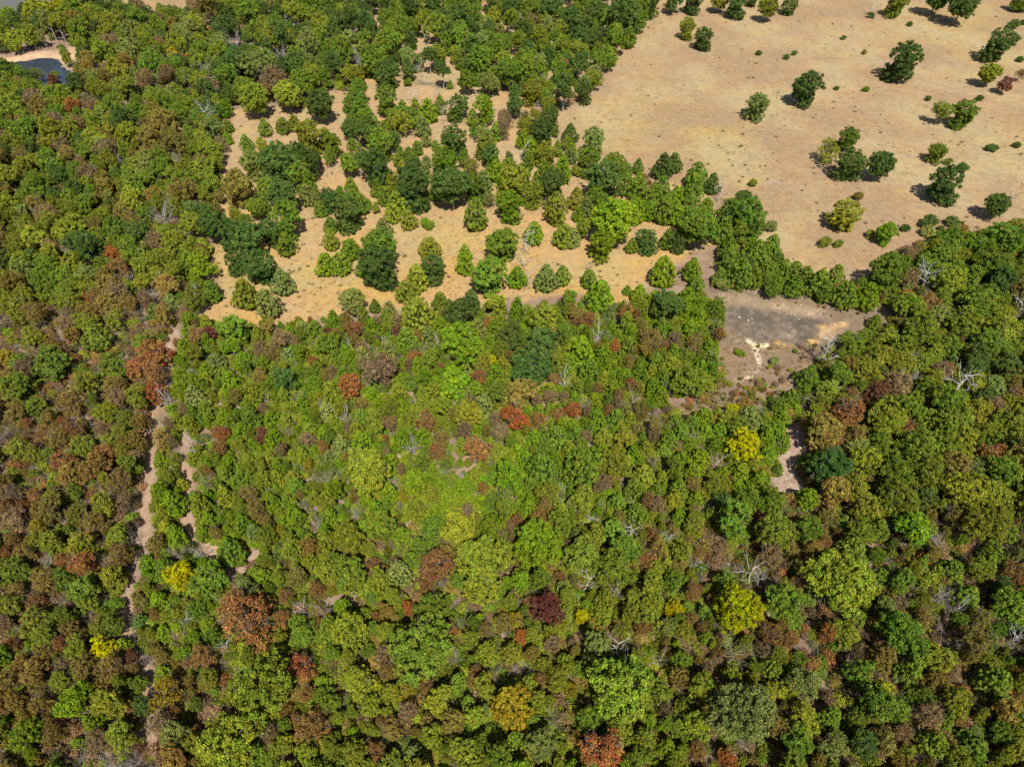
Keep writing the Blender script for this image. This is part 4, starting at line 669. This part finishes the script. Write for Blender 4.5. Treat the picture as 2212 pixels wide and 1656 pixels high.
def num(n): return ONES[n] if n <= 20 else TENS[n//10]+('-'+ONES[n % 10] if n % 10 else '')
IRR = {'one': 'first', 'two': 'second', 'three': 'third', 'five': 'fifth', 'eight': 'eighth', 'nine': 'ninth', 'twelve': 'twelfth'}
def nth(n):
    a, _, c = num(n).rpartition('-'); c = IRR.get(c, c[:-1]+'ieth' if c.endswith('y') else c+'th'); return (a+'-' if a else '')+c
def words(s): return len(s.split())
for P in todo:
    if words(P.label) > 16: P.label = P.label.replace(', the only one of its colour and size there', '') if 'the only one' in P.label else P.alt
for lab, M in groups_by(lambda P: P.label, plants).items():  # what is still alike is told apart by its order from left to right
    if len(M) == 1: continue
    M.sort(key=lambda P: P.px); n = len(M); base_ = lab if words(lab) <= 11 else getattr(M[0], 'alt', lab)
    for i, P in enumerate(M):
        s = ('left' if i == 0 else 'right')+' one of two' if n == 2 else 'leftmost of '+num(n) if i == 0 else 'rightmost of '+num(n) if i == n-1 else nth(i+1)+' from left of '+num(n)
        P.label = base_+', '+s
        if words(P.label) > 16: P.label = ' '.join(P.label.replace('broadleaf tree', 'tree').replace('slender tree', 'slim tree').split()[:16])
kin = groups_by(lambda P: (P.desc, P.place), plants)
for lab, M in groups_by(lambda P: P.label, plants).items():
    if len(M) > 1:
        for P in M:
            L = sorted(kin[(P.desc, P.place)], key=lambda P: P.px); k = L.index(P); n = len(L)
            P.label = f'{P.desc} {P.place}, '+(nth(k+1)+' from left of '+num(n) if 0 < k < n-1 else 'leftmost' if k == 0 else 'rightmost')
            if words(P.label) > 16: P.label = P.label.replace('broadleaf tree', 'tree').replace('in the ', 'in ')
GROUP = {'f': 'oaks standing in open grass', 'o': 'broadleaf trees of the woods', 'y': 'yellowing trees of the woods', 'p': 'slender tall trees', 'c': 'green cedars', 't': 'thin autumn trees', 'b': 'leafless trees', 'd': 'weathered dead trees', 's': 'low bushes on dry grass', 'x': 'brush piles in the pasture'}

def local(P, c):
    # trees of one stand resemble each other: part of the leaf colour comes from the stand, not the tree
    if P.label and P.short: return c
    u = float(np.clip((fbm(np.array(P.x*.035), np.array(P.y*.035), 71)-.35)/.3, 0, 1)); brown = getattr(P, 'place', '') in ('in the brown wood left of the track', 'in the lower left wood')
    s = (1-u)*np.array((.24, .16, .06) if brown else (.17, .21, .028))+u*np.array((.21, .17, .045) if brown else (.21, .225, .032))
    return c*.85+s*.15 if P.k in 'otp' and P.c not in 'gORY' else c*.92+s*.08
def tint(c, R, amt=.13):
    b = np.array(PAL[c][0]); f = 1+R.normal()*amt; h = R.normal()*.07
    return np.clip(b*f*np.array([1+h, 1, 1-h*.3]), .004, .7)
def child(nm, me, root, col=None):
    o = bpy.data.objects.new(nm, me); COL.objects.link(o); o.parent = root
    if col is not None: o.color = (*col, 1)
    return o
SRC = {}                                                  # first crown and trunk made from each shape, reused by the mass of the wood
HS = {}
def plant(P, i):
    R = np.random.default_rng(1000+i); k = P.k; nm, cat = KIND[kname(P)]
    root = bpy.data.objects.new(nm, None); COL.objects.link(root); root.empty_display_size = .5
    s = P.W*(.95 if k == 'd' else 1); zs = R.uniform(.92, 1.1)*slim(P)*(1.45 if k == 'd' else 1.25 if k in 'ot' and P.hand and P.py > 1000 else 1)
    if k in 'otp': zs *= (P.W+1.4)/P.W*.95
    root.location = (P.x, P.y, float(gz(np.array(P.x), np.array(P.y)))-.05); root.rotation_euler = (0, 0, R.uniform(0, 2*pi)); root.scale = (s, s, s*zs)
    prop(root, label=P.label, category=cat, group=GROUP[kname(P)])
    c = local(P, tint(P.c, R)) if k not in 'bdx' else None
    j = int(R.integers(0, 1000))
    def put_(nm, me, col=None):
        o = child(nm, me, root, col); SRC.setdefault(me.name, o); return o
    if k == 'o' and look(MEADOW_MAP, P.x, P.y): put_('crown', FULL[j % 6], c); put_('trunk', T_OAK[j % 4])
    elif k == 'o':
        put_('crown', (BIG if P.W > 8.2 or P.wpx > 82 else OAK)[j % (5 if P.W > 8.2 or P.wpx > 82 else 12)], c); put_('trunk', T_OAK[j % 4])
    elif k == 'f': put_('crown', FULL[j % 6], c); put_('trunk', T_OAK[j % 4])
    elif k == 'p':
        o = put_('crown', OAK[j % 12], c); o.scale = (1, 1, 1.1); o.location = (0, 0, .42); put_('trunk', T_PALE[j % 3])
    elif k == 'c': put_('crown', CEDAR[j % 8], c); put_('trunk', T_CEDAR[j % 2])
    elif k == 't': put_('crown', OAK[j % 12] if P.c in 'OR' else OPEN[j % 8], c); put_('trunk', T_OPEN[j % 4]); put_('twigs', LEAFLESS['v'][j % 4][1])
    elif k == 's': put_('crown', BUSH[j % 5], c); put_('stems', T_BUSH[j % 2])
    elif k == 'b':
        L = LEAFLESS[P.c]; a, b = L[j % len(L)]; put_('trunk', a); put_('twigs', b)
    elif k == 'd':
        a, bs = SNAG[j % 8]; put_('trunk', a)
        for b in bs: put_('branch', b)
    elif k == 'x': put_('branches', STICK[j % 3])
    return root
for i, P in enumerate(plants): plant(P, i)

# ---- the rest of the wood: one object a kind, its trees set out as points and instanced
def mass_object(name, label, cat, pts, sources, mat):
    """pts: (x, y, z, scale, zscale, rot, which, tint)"""
    n = len(pts); me = bpy.data.meshes.new(name); me.vertices.add(n); me.vertices.foreach_set('co', np.array([p[:3] for p in pts], np.float32).ravel())
    def at(nm, typ, vals, f='value'): a = me.attributes.new(nm, typ, 'POINT'); a.data.foreach_set(f, np.array(vals, np.float32 if typ != 'INT' else np.int32).ravel())
    at('size', 'FLOAT_VECTOR', [(p[3], p[3], p[3]*p[4]) for p in pts], 'vector'); at('turn', 'FLOAT_VECTOR', [(0, 0, p[5]) for p in pts], 'vector')
    at('which', 'INT', [p[6] for p in pts]); at('tint', 'FLOAT_COLOR', [(*p[7], 1) for p in pts], 'color')
    o = bpy.data.objects.new(name, me); COL.objects.link(o); prop(o, label=label, category=cat, kind='stuff')
    g = bpy.data.node_groups.new(name, 'GeometryNodeTree'); N = g.nodes; L = g.links
    g.interface.new_socket('Geometry', in_out='INPUT', socket_type='NodeSocketGeometry'); g.interface.new_socket('Geometry', in_out='OUTPUT', socket_type='NodeSocketGeometry')
    gi, go = N.new('NodeGroupInput'), N.new('NodeGroupOutput')
    j = N.new('GeometryNodeJoinGeometry')
    for src in reversed(sources):                         # (crown, trunk) pairs; the join lists the last link first
        jj = N.new('GeometryNodeJoinGeometry')
        for q in src:
            oi = N.new('GeometryNodeObjectInfo'); oi.transform_space = 'ORIGINAL'; oi.inputs['Object'].default_value = q; oi.inputs['As Instance'].default_value = False
            L.new(oi.outputs['Geometry'], jj.inputs[0])
        ti = N.new('GeometryNodeGeometryToInstance'); L.new(jj.outputs[0], ti.inputs[0]); L.new(ti.outputs[0], j.inputs[0])
    ip = N.new('GeometryNodeInstanceOnPoints'); L.new(gi.outputs[0], ip.inputs['Points']); L.new(j.outputs[0], ip.inputs['Instance']); ip.inputs['Pick Instance'].default_value = True
    def na(nm, typ): a = N.new('GeometryNodeInputNamedAttribute'); a.data_type = typ; a.inputs['Name'].default_value = nm; return a.outputs['Attribute']
    L.new(na('which', 'INT'), ip.inputs['Instance Index']); L.new(na('turn', 'FLOAT_VECTOR'), ip.inputs['Rotation']); L.new(na('size', 'FLOAT_VECTOR'), ip.inputs['Scale'])
    L.new(ip.outputs[0], go.inputs[0])
    m = o.modifiers.new('planting', 'NODES'); m.node_group = g
    return o
def mass_src(meshes, trunks):
    """leaf meshes that take their colour from each planted point"""
    out = []
    for i, me in enumerate(meshes):
        m2 = me.copy(); m2.materials.clear(); m2.materials.append(LEAF_I); a = bpy.data.objects.new('crown', m2)
        b = bpy.data.objects.new('trunk', trunks[i % len(trunks)]); out.append((a, b))
    return out
KS = {'o': (OAK, T_OAK), 'y': (OAK, T_OAK), 'c': (CEDAR, T_CEDAR), 't': (OPEN, T_OPEN), 'p': (OAK, T_OAK)}
ML = {'o': ('broadleaf_wood', 'mass of green and olive treetops filling the woods', 'woodland'), 'y': ('yellowing_wood', 'yellow-green treetops scattered through the woods', 'woodland'), 'c': ('cedar_thicket', 'mass of small bright green cedars between the named ones', 'thicket'),
      't': ('autumn_wood', 'brown and russet sparse treetops scattered through the woods', 'woodland'), 'b': ('bare_thicket', 'leafless grey and brown small trees through the woods', 'thicket')}
RM = np.random.default_rng(5)
bym = {}
for P in mass: bym.setdefault({'p': 'o'}.get(kname(P), kname(P)), []).append(P)
for k, L in bym.items():
    if k == 'b': src = [(bpy.data.objects.new('trunk', a), bpy.data.objects.new('twigs', b)) for a, b in LEAFLESS['v'][:2]+LEAFLESS['e'][:2]]
    else: src = mass_src(*KS[k])
    xs = np.array([P.x for P in L]); ys = np.array([P.y for P in L]); zz = gz(xs, ys)-.05
    pts = [(P.x, P.y, float(z), P.W, slim(P)*RM.uniform(.92, 1.1)*((P.W+1.4)/P.W*.95 if k in 'oyt' else 1), RM.uniform(0, 6.28), int(RM.integers(0, len(src))), local(P, tint(P.c, RM))) for P, z in zip(L, zz)]
    mass_object(ML[k][0], ML[k][1], ML[k][2], pts, src, None)
# undergrowth: knee- to head-high growth over the forest floor
und = []; ugrid = {}
for trial in range(110000):
    px = R_.uniform(-300, 2520); py = R_.uniform(150, 1850)
    p = ground(px, py, .4); x, y = float(p[0]), float(p[1]); w = wood_of(px, py)
    if w is None:
        if not look(CLEAR_MAP, x, y): continue
        w = ('clearing',)
    if w[0][:3] == 'mid' or (in_open(x, y) and not (look(CLEAR_MAP, x, y) and R_.uniform() < (.55 if py > 790 else .05))): continue
    if near_patch(x, y, .8) and R_.uniform() < .85: continue
    if look(TRACK_MAP, x, y) < R_.uniform(1.1, 2.5): continue
    q = (int(x/.85), int(y/.85))
    if q in ugrid or vnoise(np.array(x*.12), np.array(y*.12), 91) < R_.uniform(.0, .5): continue
    ugrid[q] = 1
    c = 'nlllmlnvly'[int(R_.integers(0, 10))] if w[0] not in ('thicket',) else 'bylmlybely'[int(R_.integers(0, 10))]
    if w[0] in ('leftlow', 'leftbrown', 'bottomright') or look(CLEAR_MAP, x, y): c = 'nnlvrvnlvm'[int(R_.integers(0, 10))]
    c = 'v' if c == 't' else c
    und.append((x, y, 0, R_.uniform(.8, 2.4)*(.8 if w[0] in ('thicket',) else .6 if look(CLEAR_MAP, x, y) else 1), R_.uniform(.8, 1.7), R_.uniform(0, 6.28), int(R_.integers(0, 5)) if R_.uniform() < (.62 if w[0] in ('leftlow', 'leftbrown', 'bottomright') else .86) else 5+int(R_.integers(0, 3)), tint(c, R_, .25)))
uz = gz(np.array([u[0] for u in und]), np.array([u[1] for u in und])); und = [(u[0], u[1], float(z)-.03, *u[3:]) for u, z in zip(und, uz)]
LOWB = [mesh_np('crown', *crown_oak(900+i, asp=.62, nc=26, per=40, cr=(.09, .2), leaf=.042, zmin=-.2, base=0, fillk=60, lobes=4)[:2], [LEAF_I], False) for i in range(5)]
for i, me in enumerate(LOWB):
    nF = len(me.polygons); rr = np.random.default_rng(i)
    for nme in ('var', 'hue'): a = me.attributes.new(nme, 'FLOAT', 'FACE'); a.data.foreach_set('value', rr.uniform(.1, .9, nF).astype(np.float32))
mass_object('undergrowth', 'low brush and saplings over the forest floor', 'undergrowth', und, [(bpy.data.objects.new('crown', me),) for me in LOWB]+[(bpy.data.objects.new('twigs', LEAFLESS[c][0][1]),) for c in 'vel'], None)
# grass tufts and weeds over the open ground
tuft = []
for trial in range(60000):
    px = R_.uniform(-20, 2260); py = R_.uniform(0, 920)
    p = ground(px, py, 0); x, y = float(p[0]), float(p[1])
    m = bool(look(MEADOW_MAP, x, y)); c_ = bool(look(CLEAR_MAP, x, y)); ps = bool(look(PASTURE_MAP, x, y))
    if not (m or c_ or ps): continue
    d = float(vnoise(np.array(x*.07), np.array(y*.07), 61)); weed = R_.uniform() < .05*max(0, float(vnoise(np.array(x*.045), np.array(y*.045), 67))-.5)*2+.003
    if not weed and R_.uniform() > (.25 if ps else .9 if c_ else .8)*max(0, d-.2): continue
    c = (.10, .10, .04) if weed else ((.40, .275, .115) if m else (.38, .27, .14)) if R_.uniform() < .7 else (.28, .22, .09)
    if c_ and not weed: c = (.22, .16, .08) if R_.uniform() < .7 else (.13, .13, .05)
    tuft.append((x, y, 0, R_.uniform(.35, .8)*(1.7 if weed else 1), R_.uniform(.5, .9), R_.uniform(0, 6.28), int(R_.integers(0, 3)), np.array(c)*R_.uniform(.8, 1.2)))
tz = gz(np.array([u[0] for u in tuft]), np.array([u[1] for u in tuft])); tuft = [(u[0], u[1], float(z)-.02, *u[3:]) for u, z in zip(tuft, tz)]
def tuft_mesh(seed):
    R = np.random.default_rng(seed); n = 26; a = R.uniform(0, 6.28, n); r = R.uniform(0, .3, n); B = np.stack([r*np.cos(a), r*np.sin(a), np.zeros(n)], 1)
    D = np.stack([np.cos(a)*.6, np.sin(a)*.6, R.uniform(.5, 1, n)], 1)*R.uniform(.3, .6, n)[:, None]; S_ = np.stack([-np.sin(a), np.cos(a), np.zeros(n)], 1)*.05
    V = np.stack([B-S_, B+S_, B+D+S_*.4, B+D-S_*.4], 1).reshape(-1, 3)
    return mesh_np('tuft', V, np.arange(4*n).reshape(n, 4), [LEAF_I], False, {'var': R.uniform(.3, .7, n), 'hue': R.uniform(.3, .7, n)})
mass_object('dry_grass', 'tufts of dry grass and weeds on the open ground', 'grass', tuft, [(bpy.data.objects.new('tuft', tuft_mesh(i)),) for i in range(3)], None)
print('undergrowth', len(und), 'tufts', len(tuft))
# pale stones lying on the dry pond bed
def stone_mesh(seed):
    R = np.random.default_rng(seed); D = fib(20, -.3, R); VV = []; import bmesh as bm_
    b = bm_.new()
    for d in D: b.verts.new(tuple(d*np.array([.5, .4, .28])*R.uniform(.8, 1.1)))
    bm_.ops.convex_hull(b, input=b.verts); me = bpy.data.meshes.new('stone'); b.to_mesh(me); b.free(); me.materials.append(DEADWOOD); return me
for i, (x, y, w, lb) in enumerate([(530, 400, .6, 'pale stone on the grey dry pond bed, left one of three'), (612, 428, .55, 'pale stone on the grey dry pond bed, middle one of three'), (648, 410, .4, 'pale stone on the grey dry pond bed, right one of three')]):
    p = ground(*zq(x, y)); o = bpy.data.objects.new('stone', stone_mesh(i)); COL.objects.link(o); o.scale = (w, w, w); o.location = (p[0], p[1], float(gz(np.array(p[0]), np.array(p[1])))+.08*w)
    prop(o, label=lb, category='stone', group='stones on the dry pond bed')

# loose pale stones and clods on the bare ground, too many to count
grav = []
for trial in range(60000):
    px = R_.uniform(250, 1950); py = R_.uniform(610, 1400); p = ground(px, py); x, y = float(p[0]), float(p[1]); ax, ay = np.array(x), np.array(y)
    if not (look(OPEN_MAP, x, y) and px > 1400): continue
    wt = 0
    if px > 1540 and py < 860: wt = max(.5*max(0, 1-float(distline(ax, ay, RIM))/2.6), .8*max(0, 1-float(distline(ax, ay, GULLY))/1.5), .06 if inpoly(ax, ay, BED) else 0, .45 if (inpoly(ax, ay, SANDA) or inpoly(ax, ay, SANDC)) else 0)
    elif py > 880: wt = .4 if inpoly(ax, ay, BARE) else 0
    if R_.uniform() > wt: continue
    c = np.array((.56, .46, .34) if R_.uniform() < .7 else (.2, .15, .11))*R_.uniform(.7, 1.25)
    grav.append((x, y, float(gz(ax, ay))+.01, R_.uniform(.12, .5)**1.2, R_.uniform(.5, 1), R_.uniform(0, 6.28), int(R_.integers(0, 3)), np.clip(c, 0, .75)))
st_m = []
for i in range(3):
    me = stone_mesh(40+i); me.materials.clear(); me.materials.append(LEAF_I); st_m.append((bpy.data.objects.new('stone', me),))
    for nme in ('var', 'hue'): a = me.attributes.new(nme, 'FLOAT', 'FACE'); a.data.foreach_set('value', np.full(len(me.polygons), .5, np.float32))
mass_object('loose_stones', 'loose pale stones and clods strewn over the bare ground', 'stones', grav, st_m, None)
